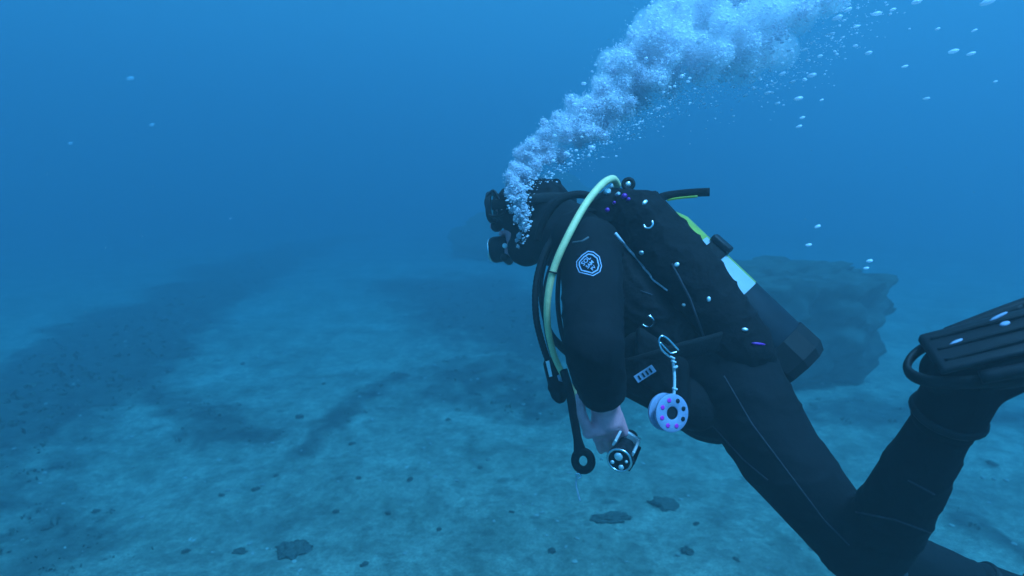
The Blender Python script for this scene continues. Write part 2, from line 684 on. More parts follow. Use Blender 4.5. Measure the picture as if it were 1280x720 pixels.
HEAD = P(664, 272, 1.86)
HF = (P(600, 276, 1.90) - P(664, 272, 1.86)).normalized()     # where the face looks
HU = (UP - HF * UP.dot(HF)).normalized()
HL = HU.cross(HF)
if HL.dot(FWD) > 0:
    HL = -HL

ARM = [P(738, 312, 1.50), P(742, 432, 1.25), P(757, 512, 1.36)]
RSH = N + S * 0.12 - LF * 0.17 - D * 0.02
RARM = [RSH, RSH - D * 0.05 + S * 0.28 - LF * 0.04, RSH - D * 0.02 + S * 0.50 - LF * 0.02]
LEG = [P(912, 494, 1.44), P(1083, 700, 1.27), P(1206, 480, 1.0)]
RHIP = PV - LF * 0.10
RLEG = [RHIP, P(1052, 668, 1.62), P(1262, 742, 1.56)]
TOE = P(1405, 436, 0.92)
RTOE = RLEG[2] + (RLEG[2] - RLEG[1]).normalized() * 0.2 - UP * 0.04 + FWD * 0.05


def figure(bm, g, head=True, sleeve=1.0):
    """body volumes, all radii grown by g"""
    c = lambda a, b_, r0, r1, wd=1.0, sd=None: capsule(bm, a, b_, r0 + g, r1 + g, wd, sd)
    c(N + S * 0.15, N + S * 0.30, 0.112, 0.115, 1.32, LF)
    c(N + S * 0.30, N + S * 0.46, 0.112, 0.104, 1.28, LF)
    c(N + S * 0.46, PV, 0.104, 0.115, 1.32, LF)
    c(N + S * 0.38 - D * 0.03, PV - D * 0.045, 0.10, 0.112, 1.2, LF)
    c(PV - LF * 0.07 + D * 0.03, PV + LF * 0.07 + D * 0.03, 0.105, 0.105)
    c(N + S * 0.10 - LF * 0.13, N + S * 0.10 + LF * 0.13, 0.075, 0.075)
    c(N + S * 0.06, HEAD - HF * 0.03 - HU * 0.07, 0.072, 0.066)
    for A, r in ((ARM, 1.0), (RARM, 0.9)):
        c(N + S * 0.12 + (A[0] - N) * 0.3, A[0], 0.07, 0.078)
        c(A[0], A[0].lerp(A[1], 0.5), 0.075 * r, 0.068 * r)
        c(A[0].lerp(A[1], 0.5), A[1], 0.068 * r, 0.06 * r)
        c(A[1], A[1].lerp(A[2], 0.45), 0.06 * r, 0.056 * r)
        c(A[1].lerp(A[2], 0.45), A[1].lerp(A[2], sleeve), 0.056 * r, (0.034 if sleeve == 1 else 0.046) * r)
    for A in (LEG, RLEG):
        c(A[0] + D * 0.03, A[0].lerp(A[1], 0.4), 0.105, 0.092)
        c(A[0].lerp(A[1], 0.4), A[1], 0.092, 0.068)
        k = A[1].lerp(A[2], 0.3) - D * 0.0
        c(A[1], k, 0.064, 0.066)
        c(k, A[1].lerp(A[2], 0.85), 0.066, 0.043)
        c(A[1].lerp(A[2], 0.85), A[2], 0.043, 0.042)
    if head:
        c(HEAD + HU * 0.02 - HF * 0.03, HEAD + HU * 0.02 + HF * 0.03, 0.088, 0.08, 0.92, HL)
        c(HEAD - HU * 0.03 + HF * 0.035, HEAD - HU * 0.085 + HF * 0.05, 0.066, 0.04, 0.9, HL)


# hand frame of the left hand: knuckles point down, palm towards the chest
WR = ARM[2]
HX = (P(764, 566, 1.40) - P(754, 518, 1.37)).normalized()       # along the palm
HY = (P(700, 540, 1.38) - P(754, 535, 1.37)).normalized()       # thumb side
HY = (HY - HX * HY.dot(HX)).normalized()
HZ = HX.cross(HY)
if HZ.dot(FWD) < 0:
    HZ = -HZ                                                      # palm side, away from the lens


def hand(bm, W, X, Y, Z, curl):
    capsule(bm, W - X * 0.02, W + X * 0.03, 0.027, 0.028, 1.25, Y)
    for k, y in enumerate((0.030, 0.010, -0.010, -0.029)):
        capsule(bm, W + X * 0.02 + Y * y * 0.7, W + X * (0.070 - 0.004 * abs(k - 1)) + Y * y, 0.015, 0.0112)
    lens = [(0.042, 0.027, 0.02), (0.047, 0.03, 0.022), (0.043, 0.028, 0.021), (0.034, 0.021, 0.018)]
    for k, (y, ll) in enumerate(zip((0.030, 0.010, -0.010, -0.029), lens)):
        p = W + X * (0.070 - 0.004 * abs(k - 1)) + Y * y
        a = curl[k]
        for i, l in enumerate(ll):
            a2 = a * (0.55 + 0.5 * i)
            dv = X * math.cos(a2) + Z * math.sin(a2) - Y * (0.1 * (1.5 - k) * 0.2)
            q = p + dv.normalized() * l
            capsule(bm, p, q, 0.0094 - 0.0008 * i, 0.0088 - 0.0008 * i, seg=12)
            p = q


bm = bmesh.new()
figure(bm, -0.008)
hand(bm, WR - HX * 0.004, HX * 1.14, HY * 1.1, HZ * 1.1, (0.75, 0.8, 0.85, 0.95))
# thumb: leaves the side of the palm near its base and lies up along the cuff
tb = [WR + HX * 0.045 + HY * 0.012, P(736, 540, 1.355), P(727.5, 519, 1.335), P(724, 495, 1.325)]
for i, (ra, rb) in enumerate(((0.022, 0.016), (0.0145, 0.0115), (0.0115, 0.0092))):
    capsule(bm, tb[i], tb[i + 1], ra, rb, seg=14)
RW = RARM[2]
rx = (RARM[2] - RARM[1]).normalized()
hand(bm, RW + rx * 0.01, rx, frame_of(rx)[0], frame_of(rx)[1], (0.8, 0.8, 0.9, 0.9))
capsule(bm, RW + rx * 0.02 + frame_of(rx)[0] * 0.025, RW + rx * 0.06 + frame_of(rx)[0] * 0.06, 0.015, 0.011)
# face: nose, brow, chin, lips, ears under the hood
capsule(bm, HEAD + HF * 0.105 + HU * 0.015, HEAD + HF * 0.122 - HU * 0.02, 0.008, 0.014)
capsule(bm, HEAD + HF * 0.098 + HU * 0.03 - HL * 0.035, HEAD + HF * 0.098 + HU * 0.03 + HL * 0.035, 0.01, 0.01)
capsule(bm, HEAD + HF * 0.095 - HU * 0.045 - HL * 0.016, HEAD + HF * 0.095 - HU * 0.045 + HL * 0.016, 0.009, 0.009)
capsule(bm, HEAD + HF * 0.085 - HU * 0.095, HEAD + HF * 0.08 - HU * 0.1, 0.02, 0.02)
for s in (-1, 1):
    capsule(bm, HEAD + HL * s * 0.072 + HU * 0.012, HEAD + HL * s * 0.072 - HU * 0.02, 0.011, 0.008)
body_me = melt('person', bm, 0.0034, 2)
person = link('person', body_me, M['skin'])
tag(person, 'scuba diver in a black hooded wetsuit swimming left with one knee bent, fin raised', 'person')

# wetsuit: one continuous garment from neck to ankles and wrists
bm = bmesh.new()
figure(bm, 0.004, head=False, sleeve=0.62)
for A, ax in ((ARM, None), (RARM, None)):
    u_ = (A[2] - A[1]).normalized()
    lathe(bm, A[1].lerp(A[2], 0.4), u_, [(0, 0.052), (0.04, 0.055), (0.075, 0.051), (0.082, 0.045)], 20)
suit_me = melt('wetsuit', bm, 0.0075, 5)
suit_me.update()
suit_no = [v.normal.copy() for v in suit_me.vertices]
for v, vn in zip(suit_me.vertices, suit_no):    # soft folds at the bends
    co = v.co.copy()
    for J, rad, ax in ((ARM[1], 0.13, (ARM[1] - ARM[0]).normalized()), (LEG[1], 0.17, (LEG[1] - LEG[0]).normalized()), (LEG[0], 0.16, S), (RLEG[1], 0.15, (RLEG[1] - RLEG[0]).normalized())):
        d = (co - J).length
        if d < rad:
            k = (1 - d / rad)
            ph = (co - J).dot(ax) * 130 + 7.0 * noise.noise(co * 13)
            v.co = co + vn * (0.0016 * k * math.sin(ph))
def crease(me_, amp, freq, stretch=None, seed=0.0):
    me_.update()
    nn = [v.normal.copy() for v in me_.vertices]
    for v, n_ in zip(me_.vertices, nn):
        co = v.co.copy()
        q = Vector((co.x * freq, co.y * freq, co.z * freq * 1.8)) + Vector((seed, 0, 0))
        q += Vector((noise.noise(co * freq * 0.5), noise.noise(co * freq * 0.5 + Vector((5, 1, 2))), 0)) * 1.2
        a_ = 1 - abs(noise.noise(q)) * 2.2
        v.co = co + n_ * (amp * (a_ ** 3 if a_ > 0 else 0) - amp * 0.3)


crease(suit_me, 0.0035, 9.0)
wetsuit = link('wetsuit', suit_me, M['neoprene'], person)

# hood: head and neck, open at the face
bm = bmesh.new()
capsule(bm, HEAD + HU * 0.022 - HF * 0.035, HEAD + HU * 0.022 + HF * 0.012, 0.099, 0.094, 0.92, HL)
capsule(bm, HEAD + HU * 0.05 - HF * 0.07, HEAD + HU * 0.102 - HF * 0.083, 0.05, 0.016)         # peaked crown seam
capsule(bm, HEAD - HU * 0.02 - HF * 0.02, HEAD - HU * 0.092 + HF * 0.018, 0.085, 0.062, 0.92, HL)
capsule(bm, HEAD - HU * 0.06 - HF * 0.04, N + S * 0.08, 0.082, 0.092, 1.1, LF)
capsule(bm, HEAD + HU * 0.0 - HF * 0.06, N + S * 0.06 + D * 0.02, 0.075, 0.08, 1.0, LF)
hood = link('hood', melt('hood', bm, 0.006, 4), M['hood'], person)

# boots
def boot(A, toe, name='boot'):
    bm = bmesh.new()
    ax = (A[2] - A[1]).normalized()
    capsule(bm, A[1].lerp(A[2], 0.86), A[2] + ax * 0.035, 0.056, 0.054)
    f = (toe - A[2]).normalized()
    capsule(bm, A[2] + ax * 0.04 - f * 0.035, A[2] + ax * 0.045 + f * 0.12, 0.045, 0.042)
    capsule(bm, A[2] + ax * 0.045 + f * 0.12, A[2] + ax * 0.05 + f * 0.20, 0.042, 0.03, 1.2, ax.cross(f))
    capsule(bm, A[2], A[2] + f * 0.07 + ax * 0.03, 0.05, 0.045)
    o = link(name, melt('boot', bm, 0.006, 4), M['neoprene'], person)
    b2 = bmesh.new()
    q = A[1].lerp(A[2], 0.865)
    lathe(b2, q, ax, [(-0.007, 0.05), (-0.008, 0.0575), (-0.003, 0.061), (0.003, 0.060), (0.007, 0.057), (0.007, 0.05)])
    obj('boot_cuff', b2, M['rubber'], o)
    return o, f, ax


bootL, FL, AL = boot(LEG, TOE)
bootR, FR, AR = boot(RLEG, RTOE)

T_SUIT = bvh_of(wetsuit)


def trace(pts, trees, r, lift, material, name, parent, step=6, flat=1.0, seg=6):
    """a cord, seam or strap laid along the surface under a polyline of pixels"""
    ps = []
    for i in range(len(pts) - 1):
        a, b_ = Vector(pts[i]), Vector(pts[i + 1])
        n = max(1, int((b_ - a).length / step))
        for k in range(n + (1 if i == len(pts) - 2 else 0)):
            q = a.lerp(b_, k / n)
            h, nn = onto(trees, q.x, q.y, lift)
            if h is not None and (not ps or (h - ps[-1]).length < 0.12):
                ps.append(h)
    if len(ps) < 2:
        return None
    bm = bmesh.new()
    tube(bm, ps, r, seg=seg, n=2, flat=flat)
    return obj(name, bm, material, parent)


# wetsuit seams
for pts in ([(905, 470), (940, 530), (985, 590), (1030, 650), (1062, 682)],
            [(880, 520), (930, 575), (960, 600)],
            [(1070, 640), (1120, 650), (1180, 672)],
            [(1135, 600), (1168, 618)]):
    trace(pts, [T_SUIT], 0.0019, 0.0003, M['seam'], 'seam', wetsuit, 8)

# knee patch on the near leg
bm = bmesh.new()
kd = (LEG[1] - LEG[0].lerp(LEG[2], 0.5)).normalized()
x_, y_, z_ = frame_of(kd, (LEG[2] - LEG[1]).normalized())
rows = []
for rr in (0.0, 0.02, 0.04, 0.055, 0.058):
    row = []
    for j in range(20):
        a = 2 * math.pi * j / 20
        q = LEG[1] + kd * 0.3 + x_ * (math.cos(a) * (rr + 1e-4) * 1.3) + y_ * (math.sin(a) * (rr + 1e-4))
        h = T_SUIT.ray_cast(q, -kd)
        row.append(h[0] + h[1] * (0.004 if rr < 0.057 else -0.002) if h[0] is not None else q - kd * 0.23)
    rows.append(row)
rings(bm, rows)
obj('knee_pad', bm, M['grey_rubber'], wetsuit)


# arm patch: double outlined triangle with lettering, laid on the sleeve
def decal(px_poly, trees, lift, bm, sub=4):
    vs_ = []
    for q in px_poly:
        h, n = onto(trees, q[0], q[1], lift)
        if h is None:
            return
        vs_.append(bm.verts.new(h))
    bm.faces.new(vs_)


def band(bm, poly, wpx, trees, lift):
    m = len(poly)
    cx = sum(p[0] for p in poly) / m
    cy_ = sum(p[1] for p in poly) / m
    dense = []
    for i in range(m):
        a, b_ = Vector(poly[i]), Vector(poly[(i + 1) % m])
        n = max(1, int((b_ - a).length / 2.5))
        dense += [a.lerp(b_, k / n) for k in range(n)]
    outer, inner = [], []
    for p in dense:
        v = (Vector((cx, cy_)) - p)
        q = p + v.normalized() * wpx
        h1, _ = onto(trees, p.x, p.y, lift)
        h2, _ = onto(trees, q.x, q.y, lift)
        outer.append(bm.verts.new(h1)); inner.append(bm.verts.new(h2))
    k = len(dense)
    for i in range(k):
        j = (i + 1) % k
        bm.faces.new((outer[i], outer[j], inner[j], inner[i]))


PATCH = [(735, 314), (742, 315), (749.5, 321), (752.3, 333), (750, 340.5), (741.5, 345.5), (724, 341), (720.6, 333.5), (720.6, 327), (727.5, 319)]
bm = bmesh.new()
band(bm, PATCH, 1.2, [T_SUIT], 0.0012)
band(bm, [(736.5 + (x - 736.5) * 0.80, 330 + (y - 330) * 0.80) for x, y in PATCH], 1.6, [T_SUIT], 0.0012)


def letters(bm, text, px, py, size, ang, trees, lift, squash=1.0):
    """flat lettering printed on the surface seen around a pixel"""
    cu = bpy.data.curves.new('t', 'FONT')
    cu.body = text
    cu.size = size
    cu.align_x = 'CENTER'
    cu.align_y = 'CENTER'
    cu.resolution_u = 2
    cu.offset = size * 0.02
    o = bpy.data.objects.new('t', cu)
    COL.objects.link(o)
    dg = bpy.context.evaluated_depsgraph_get()
    m_ = bpy.data.meshes.new_from_object(o.evaluated_get(dg), depsgraph=dg)
    bpy.data.objects.remove(o)
    ca, sa = math.cos(ang), math.sin(ang)
    vv = []
    for v in m_.vertices:
        x, y = v.co.x, v.co.y * squash
        q = (px + x * ca - y * sa, py - (x * sa + y * ca))
        h, n = onto(trees, q[0], q[1], lift)
        vv.append(bm.verts.new(h))
    for p in m_.polygons:
        try:
            bm.faces.new([vv[i] for i in p.vertices])
        except ValueError:
            pass
    bpy.data.meshes.remove(m_)


A45 = R(47)
letters(bm, 'SOL', 732.6, 326.4, 7.6, A45, [T_SUIT], 0.0012)
letters(bm, 'SAM', 737.4, 331.0, 6.0, A45, [T_SUIT], 0.0012)
letters(bm, 'PV', 741.6, 335.4, 5.6, A45, [T_SUIT], 0.0012)
obj('arm_patch', bm, M['print'], wetsuit, smooth=False)['label'] = 'pale blue triangular emblem lettered SOL'

# ------------------------------------------------------------------ scuba cylinder
ax0 = P(757, 231, 1.66)
TA = ax0 + S * 0.0
tdir = (P(994, 461, 1.49) - P(800, 272, 1.62)).normalized()
tb0 = P(800, 272, 1.62)
TLen = (P(994, 461, 1.49) - tb0).length
tank = empty('scuba_tank', P(994, 461, 1.49))
tag(tank, 'yellow and white scuba cylinder with dark lower end strapped to the diver\'s back', 'scuba tank')
TR = 0.088
bm = bmesh.new()
lathe(bm, tb0, tdir, [(0.0, 0.022), (0.01, 0.03), (0.03, 0.055), (0.06, 0.078), (0.09, TR), (TLen * 0.60, TR)], 40)
obj('upper_cylinder', bm, M['tank_yellow'], tank, autosmooth=50)
bm = bmesh.new()
lathe(bm, tb0, tdir, [(TLen * 0.601, TR - .001), (TLen * 0.61, TR - 0.001), (TLen * 0.95, TR - 0.001), (TLen * 0.985, TR * 0.8), (TLen, TR * 0.4)], 40)
obj('lower_cylinder', bm, M['tank_dark'], tank, autosmooth=50)
bm = bmesh.new()
lathe(bm, tb0, tdir, [(TLen * 0.86, TR), (TLen * 0.86, TR + 0.005), (TLen * 0.97, TR + 0.006), (TLen * 1.01, TR * 0.94), (TLen * 1.012, TR * 0.8)], 12, cap=False)
bt = obj('tank_boot', bm, M['rubber'], tank, smooth=False)
# white wrap label on the camera side, leaving a yellow strip along the back edge
bm = bmesh.new()
xx, yy, zz = frame_of(tdir, D)
rows = []
for k in range(2):
    h = TLen * (0.30 + 0.303 * k)
    a_l = math.atan2(LF.dot(yy), LF.dot(xx))
    row = []
    for j in range(25):
        a = a_l * (0.36 + 1.2 * j / 24)
        row.append(tb0 + zz * h + (xx * math.cos(a) + yy * math.sin(a)) * (TR + 0.0018))
    rows.append(row)
va = [[bm.verts.new(p) for p in r] for r in rows]
for j in range(24):
    bm.faces.new((va[0][j], va[0][j + 1], va[1][j + 1], va[1][j]))
obj('tank_label', bm, M['tank_white'], tank)
# cam band with buckle
bm = bmesh.new()
lathe(bm, tb0, tdir, [(TLen * 0.33, TR + 0.001), (TLen * 0.33, TR + 0.006), (TLen * 0.33 + 0.05, TR + 0.006), (TLen * 0.33 + 0.05, TR + 0.001)], 40, cap=False)
cb = obj('cam_band', bm, M['webbing'], tank, autosmooth=40)
bm = bmesh.new()
bc = tb0 + tdir * (TLen * 0.33 + 0.025) + (D * 0.95 + LF * 0.3).normalized() * (TR + 0.010)
bx_ = frame_of((D * 0.95 + LF * 0.3), tdir)
box(bm, bc, bx_[0], bx_[1], bx_[2], 0.058, 0.07, 0.02, 0.006)
obj('buckle', bm, M['dark'], cb)
# valve with knob
bm = bmesh.new()
lathe(bm, tb0, -tdir, [(-0.005, 0.02), (0.02, 0.02), (0.025, 0.016), (0.055, 0.016), (0.06, 0.01)], 16)
vl = obj('valve', bm, M['steel'], tank)
bm = bmesh.new()
kc = tb0 - tdir * 0.035
lathe(bm, kc, -LF, [(0.0, 0.009), (0.02, 0.009), (0.02, 0.02), (0.05, 0.022), (0.052, 0.018)], 14)
obj('valve_knob', bm, M['rubber'], vl)

# ------------------------------------------------------------------ buoyancy vest with harness
vest = empty('buoyancy_vest', N + S * 0.3 + D * 0.1)
tag(vest, 'black buoyancy vest with steel rings worn on the diver\'s back and shoulders', 'vest')
bm = bmesh.new()
capsule(bm, P(803, 272, 1.53), P(862, 343, 1.45), 0.074, 0.080, 0.8, LF)
capsule(bm, P(862, 343, 1.45), P(930, 430, 1.39), 0.080, 0.066, 0.8, LF)
capsule(bm, P(932, 428, 1.39), P(964, 464, 1.40), 0.058, 0.026, 0.8, LF)
capsule(bm, P(803, 272, 1.53), P(768, 262, 1.60), 0.074, 0.058)
off = -LF * 0.30
capsule(bm, P(797, 278, 1.53) + off, P(858, 345, 1.45) + off, 0.07, 0.075, 0.8, LF)
capsule(bm, P(858, 345, 1.45) + off, P(928, 432, 1.39) + off, 0.075, 0.05, 0.8, LF)
capsule(bm, N + S * 0.10 + D * 0.10 - LF * 0.1, N + S * 0.10 + D * 0.10 + LF * 0.1, 0.065, 0.065)
capsule(bm, N + S * 0.1 + D * 0.08, N + S * 0.5 + D * 0.08, 0.07, 0.07, 1.9, LF)
bl_me = melt('air_bladder', bm, 0.007, 5)
crease(bl_me, 0.005, 11.0, seed=4.0)
blad = link('air_bladder', bl_me, M['nylon'], vest)
# jacket body wrapping the torso
bm = bmesh.new()
capsule(bm, N + S * 0.17, N + S * 0.36, 0.128, 0.130, 1.34, LF)
capsule(bm, N + S * 0.36, N + S * 0.47, 0.130, 0.122, 1.30, LF)
jk_me = melt('jacket', bm, 0.007, 4)
crease(jk_me, 0.007, 12.0, seed=8.0)
jack = link('jacket', jk_me, M['nylon'], vest)
# side pocket
bm = bmesh.new()
pc = P(828, 462, 1.375)
bx_ = frame_of(LF, S)
box(bm, pc, (P(860, 470, 1.39) - P(795, 425, 1.40)).normalized(), UP, LF, 0.15, 0.13, 0.05, 0.02)
capsule(bm, P(792, 468, 1.44), P(870, 508, 1.43), 0.058, 0.06)
capsule(bm, P(800, 440, 1.43), P(792, 468, 1.43), 0.05, 0.055)
pock = link('pocket', melt('pocket', bm, 0.006, 4), M['nylon'], vest)
T_VEST = [bvh_of(blad), bvh_of(jack), bvh_of(pock), T_SUIT]
# shoulder strap and collar loop over the near shoulder
for nm, pts, r_, fl in (('shoulder_strap', [P(775, 268, 1.56), P(735, 262, 1.56), P(703, 285, 1.58), P(682, 325, 1.60), P(676, 370, 1.60), P(690, 420, 1.56), P(725, 452, 1.5)], 0.024, 0.22),
                        ('waist_belt', [P(945, 405, 1.47), P(905, 425, 1.375), P(850, 440, 1.355), P(800, 455, 1.37), P(765, 460, 1.43), P(730, 445, 1.55)], 0.026, 0.2)):
    bm = bmesh.new()
    mid = N + S * 0.28
    tube(bm, pts, r_, 10, n=6, flat=fl, hint=lambda p: (p - mid))
    obj(nm, bm, M['webbing'], vest)
bm = bmesh.new()
tube(bm, [P(672, 300, 1.66), P(680, 275, 1.64), P(700, 250, 1.62), P(725, 243, 1.62), P(752, 250, 1.62)], 0.011, 8, n=6)
obj('collar_loop', bm, M['webbing'], vest)
bm = bmesh.new()
tube(bm, [P(812, 254, 1.60), P(828, 246, 1.59), P(845, 243, 1.58), P(866, 241, 1.56), P(887, 240, 1.54)], 0.011, 8, n=4, flat=0.35, hint=RIGHT * 0.1 + FWD)
obj('strap_tail', bm, M['webbing'], vest)
bm = bmesh.new()
tube(bm, [P(834, 250, 1.59), P(850, 247.5, 1.572), P(872, 245.5, 1.552)], 0.003, 6, n=4)
obj('strap_edging', bm, M['tank_yellow'], vest)

# piping along the wing
PIPE = [(768, 292), (776, 302), (788, 315), (795, 322), (806, 337), (818, 350), (835, 363)]
trace(PIPE, T_VEST, lambda u: 0.0044 * (1 - 0.55 * u), 0.002, M['piping'], 'piping', vest, 4)
trace([(801, 364), (815, 369)], T_VEST, 0.0022, 0.001, M['seam'], 'stitching', vest, 4)
trace([(716, 304), (728, 302), (736, 297)], T_VEST, 0.003, 0.001, M['grey_rubber'], 'stitching', vest, 4)
trace([(840, 330), (862, 372), (880, 420), (872, 440)], T_VEST, 0.003, 0.001, M['seam'], 'stitching', vest, 6)


def d_ring(px, py, r_px, ang, parent, half=False):
    h, n = onto(T_VEST, px, py, 0.006)
    dd = (h - EYE).dot(FWD)
    rr = r_px / F * dd
    x, y, z = frame_of(n, RIGHT * math.cos(ang) + UP * math.sin(ang))
    bm = bmesh.new()
    if half:
        pts = [h + x * (math.cos(a) * rr) + y * (math.sin(a) * rr) for a in [math.pi * (-0.55 + 1.25 * k / 10) for k in range(11)]]
        tube(bm, pts, 0.0032, 8, n=2)
    else:
        pts = [h + x * (math.cos(a) * rr) + y * (math.sin(a) * rr * 0.8) for a in [2 * math.pi * k / 12 for k in range(12)]]
        tube(bm, pts, 0.003, 8, closed=True, n=2)
    return obj('d_ring', bm, M['steel'], parent)


d_ring(810, 400, 8.5, R(-40), vest, True)
d_ring(811, 281, 5.5, R(-80), vest, True)


def stud(px, py, w_, h_, parent, material, name='snap_stud', ang=0.0, trees=None, th=0.004):
    h, n = onto(trees or T_VEST, px, py, 0.0)
    if h is None:
        return
    dd = (h - EYE).dot(FWD)
    x, y, z = frame_of(n, RIGHT * math.cos(ang) + UP * math.sin(ang))
    bm = bmesh.new()
    a_, b_ = w_ / F * dd, h_ / F * dd
    rows = []
    for hh, k in ((-0.003, 1), (th * 0.5, 1), (th, 0.75), (th * 1.15, 0.3)):
        rows.append([h + z * hh + x * (math.cos(t) * a_ * k / 2) + y * (math.sin(t) * b_ * k / 2) for t in [2 * math.pi * j / 14 for j in range(14)]])
    rings(bm, rows)
    return obj(name, bm, material, parent)


for q in ((846, 331, 7, 6, 0.6), (886, 374, 5, 7, 0), (931, 412, 8, 4.5, -0.2), (855, 381, 5, 4, 0), (802, 316, 7, 6, 0.5), (806, 253, 9, 5, 0.8)):
    stud(q[0], q[1], q[2], q[3], vest, M['chrome'], ang=q[4])
stud(948, 430, 18, 3.5, vest, M['purple'], 'chroma_streak', ang=-0.1)  # added streak imitating purple camera chroma, no real part of the vest

# small printed label on the pocket
h, n = onto(T_VEST, 806, 467, 0.0025)
x, y, z = frame_of(n, RIGHT * math.cos(R(35)) + UP * math.sin(R(35)))
bm = bmesh.new()
dd = (h - EYE).dot(FWD) / F
box(bm, h, x, y, z, 27 * dd, 10 * dd, 0.004, 0.001)
lb = obj('pocket_label', bm, M['print'], vest, smooth=False)
bm = bmesh.new()
for k, q in enumerate((-0.3, -0.08, 0.12, 0.31)):
    box(bm, h + x * (27 * dd * q) + z * 0.0025, x, y, z, 2.2 * dd, 6.0 * dd, 0.0012)
obj('label_print', bm, M['dark'], lb, smooth=False)

# ------------------------------------------------------------------ regulator: first stage, hoses, mouthpiece
reg = empty('breathing_regulator', P(775, 240, 1.64))
tag(reg, 'regulator with steel first stage, long yellow hose and black mouthpiece at the diver\'s face', 'regulator')
FS = P(772, 246, 1.645)
bm = bmesh.new()
lathe(bm, FS + RIGHT * 0.04 - UP * 0.012, -RIGHT * 0.9 + UP * 0.25, [(0, 0.018), (0.004, 0.022), (0.03, 0.022), (0.034, 0.026), (0.055, 0.026), (0.06, 0.02), (0.075, 0.018)], 20)
obj('first_stage', bm, M['dark'], reg, autosmooth=40)
for (px, py, r_, dpt) in ((757, 241, 0.0085, 1.60), (766.5, 233, 0.0085, 1.61), (770, 244, 0.005, 1.59)):
    bm = bmesh.new()
    hq, nq = onto(T_VEST, px, py, 0.0)
    q = P(px, py, dpt) if hq is None else hq - FWD * 0.026
    lathe(bm, q + FWD * 0.02, -FWD + RIGHT * 0.1, [(0, r_ * 0.8), (0.012, r_ * 0.8), (0.013, r_), (0.02, r_), (0.023, r_ * 0.6)], 14)
    obj('hose_fitting', bm, M['chrome'], reg, autosmooth=40)
bm = bmesh.new()
q = P(785.5, 230, 1.60)
torus(bm, q, FWD + RIGHT * 0.2, 0.0135, 0.0055)
sw = obj('port_ring', bm, M['rubber'], reg)
bm = bmesh.new()
lathe(bm, q + FWD * 0.012, -FWD, [(0, 0.0085), (0.012, 0.0085), (0.016, 0.005)], 14)
obj('port_plug', bm, M['chrome'], sw)
for (px, py, r_) in ((782, 246, 0.007), (787, 250, 0.0045), (759.5, 263, 0.006), (769, 254, 0.004)):
    bm = bmesh.new()
    hq, nq = onto(T_VEST, px, py, 0.004)
    q = P(px, py, 1.57) if hq is None else hq
    lathe(bm, q + FWD * 0.012, -FWD, [(0, r_), (0.014, r_), (0.018, r_ * 0.6)], 12)
    obj('chroma_spot', bm, M['purple'], reg)  # added spots imitating purple camera chroma, no real regulator parts
# yellow hose: first stage, over the shoulder, down past the chest
bm = bmesh.new()
YH = [P(772, 232, 1.60), P(766, 223.5, 1.56), P(752, 231, 1.50), P(731, 257, 1.45), P(708, 299, 1.42), P(692, 337, 1.42), P(684.5, 375, 1.43), P(685, 410, 1.45), P(693, 445, 1.48), P(706, 472, 1.5), P(718, 490, 1.50), P(728, 500, 1.50)]
tube(bm, YH, lambda u: 0.0100 - 0.0025 * u, 12, n=8)
yh = obj('yellow_hose', bm, M['yellow_hose'], reg)
yh['label'] = 'long pale yellow hose curving over the shoulder'
bm = bmesh.new()
torus(bm, P(690.5, 340.5, 1.42), (P(688, 352, 1.42) - P(693, 330, 1.42)), 0.0112, 0.0022, 16, 6)
obj('hose_clip', bm, M['rubber'], yh)
# black hoses: inflator along the chest, breathing hose round the far shoulder to the mouthpiece
bm = bmesh.new()
tube(bm, [P(752, 246, 1.58), P(728, 258, 1.56), P(700, 285, 1.56), P(680, 318, 1.55), P(670, 355, 1.54), P(670, 395, 1.53), P(678, 430, 1.52), P(687, 455, 1.52)], 0.0085, 10, n=14, ribs=0.06)
obj('inflator_hose', bm, M['rubber'], reg)
bm = bmesh.new()
tube(bm, [P(700, 310, 1.52), P(686, 340, 1.52), P(680, 375, 1.52), P(684, 420, 1.53), P(694, 455, 1.54)], 0.006, 8, n=8)
obj('gauge_hose', bm, M['rubber'], reg)
bm = bmesh.new()
tube(bm, [P(700, 330, 1.48), P(697, 375, 1.49), P(702, 415, 1.50), P(712, 445, 1.51), P(718, 470, 1.52)], 0.006, 8, n=8)
obj('gauge_hose', bm, M['rubber'], reg)
bm = bmesh.new()
tube(bm, [P(768, 250, 1.68), P(735, 262, 1.78), P(705, 275, 1.92), P(680, 300, 2.0), P(655, 318, 2.0), P(636, 316, 1.95)], 0.0085, 10, n=10)
obj('breathing_hose', bm, M['rubber'], reg)
# second stage
MP = P(628, 311, 1.90)
ms = empty('tmp', (0, 0, 0)); bpy.data.objects.remove(ms)
sx = (P(612, 313, 1.91) - P(642, 309, 1.89)).normalized()
bm = bmesh.new()
lathe(bm, MP - sx * 0.045, sx, [(0, 0.014), (0.01, 0.022), (0.022, 0.034), (0.036, 0.041), (0.07, 0.0425), (0.078, 0.040), (0.082, 0.034)], 28)
capsule(bm, MP - sx * 0.05 - HU * 0.012, MP - sx * 0.09 - HU * 0.012, 0.013, 0.018, 1.3, HL)
mp = obj('mouthpiece', bm, M['dark'], reg, autosmooth=40)
bm = bmesh.new()
torus(bm, MP + sx * 0.038, sx, 0.034, 0.0045, 28, 8)
obj('front_ring', bm, M['steel'], mp)
bm = bmesh.new()
lathe(bm, MP + sx * 0.034, sx, [(0, 0.03), (0.006, 0.028), (0.011, 0.018), (0.013, 0.004)], 20)
obj('purge_button', bm, M['rubber'], mp)
bm = bmesh.new()
q = P(631, 307, 1.838)
lathe(bm, q + FWD * 0.012, -FWD, [(0, 0.008), (0.008, 0.008), (0.012, 0.006), (0.013, 0.002)], 16)
obj('adjustment_knob', bm, M['white'], mp)
bm = bmesh.new()
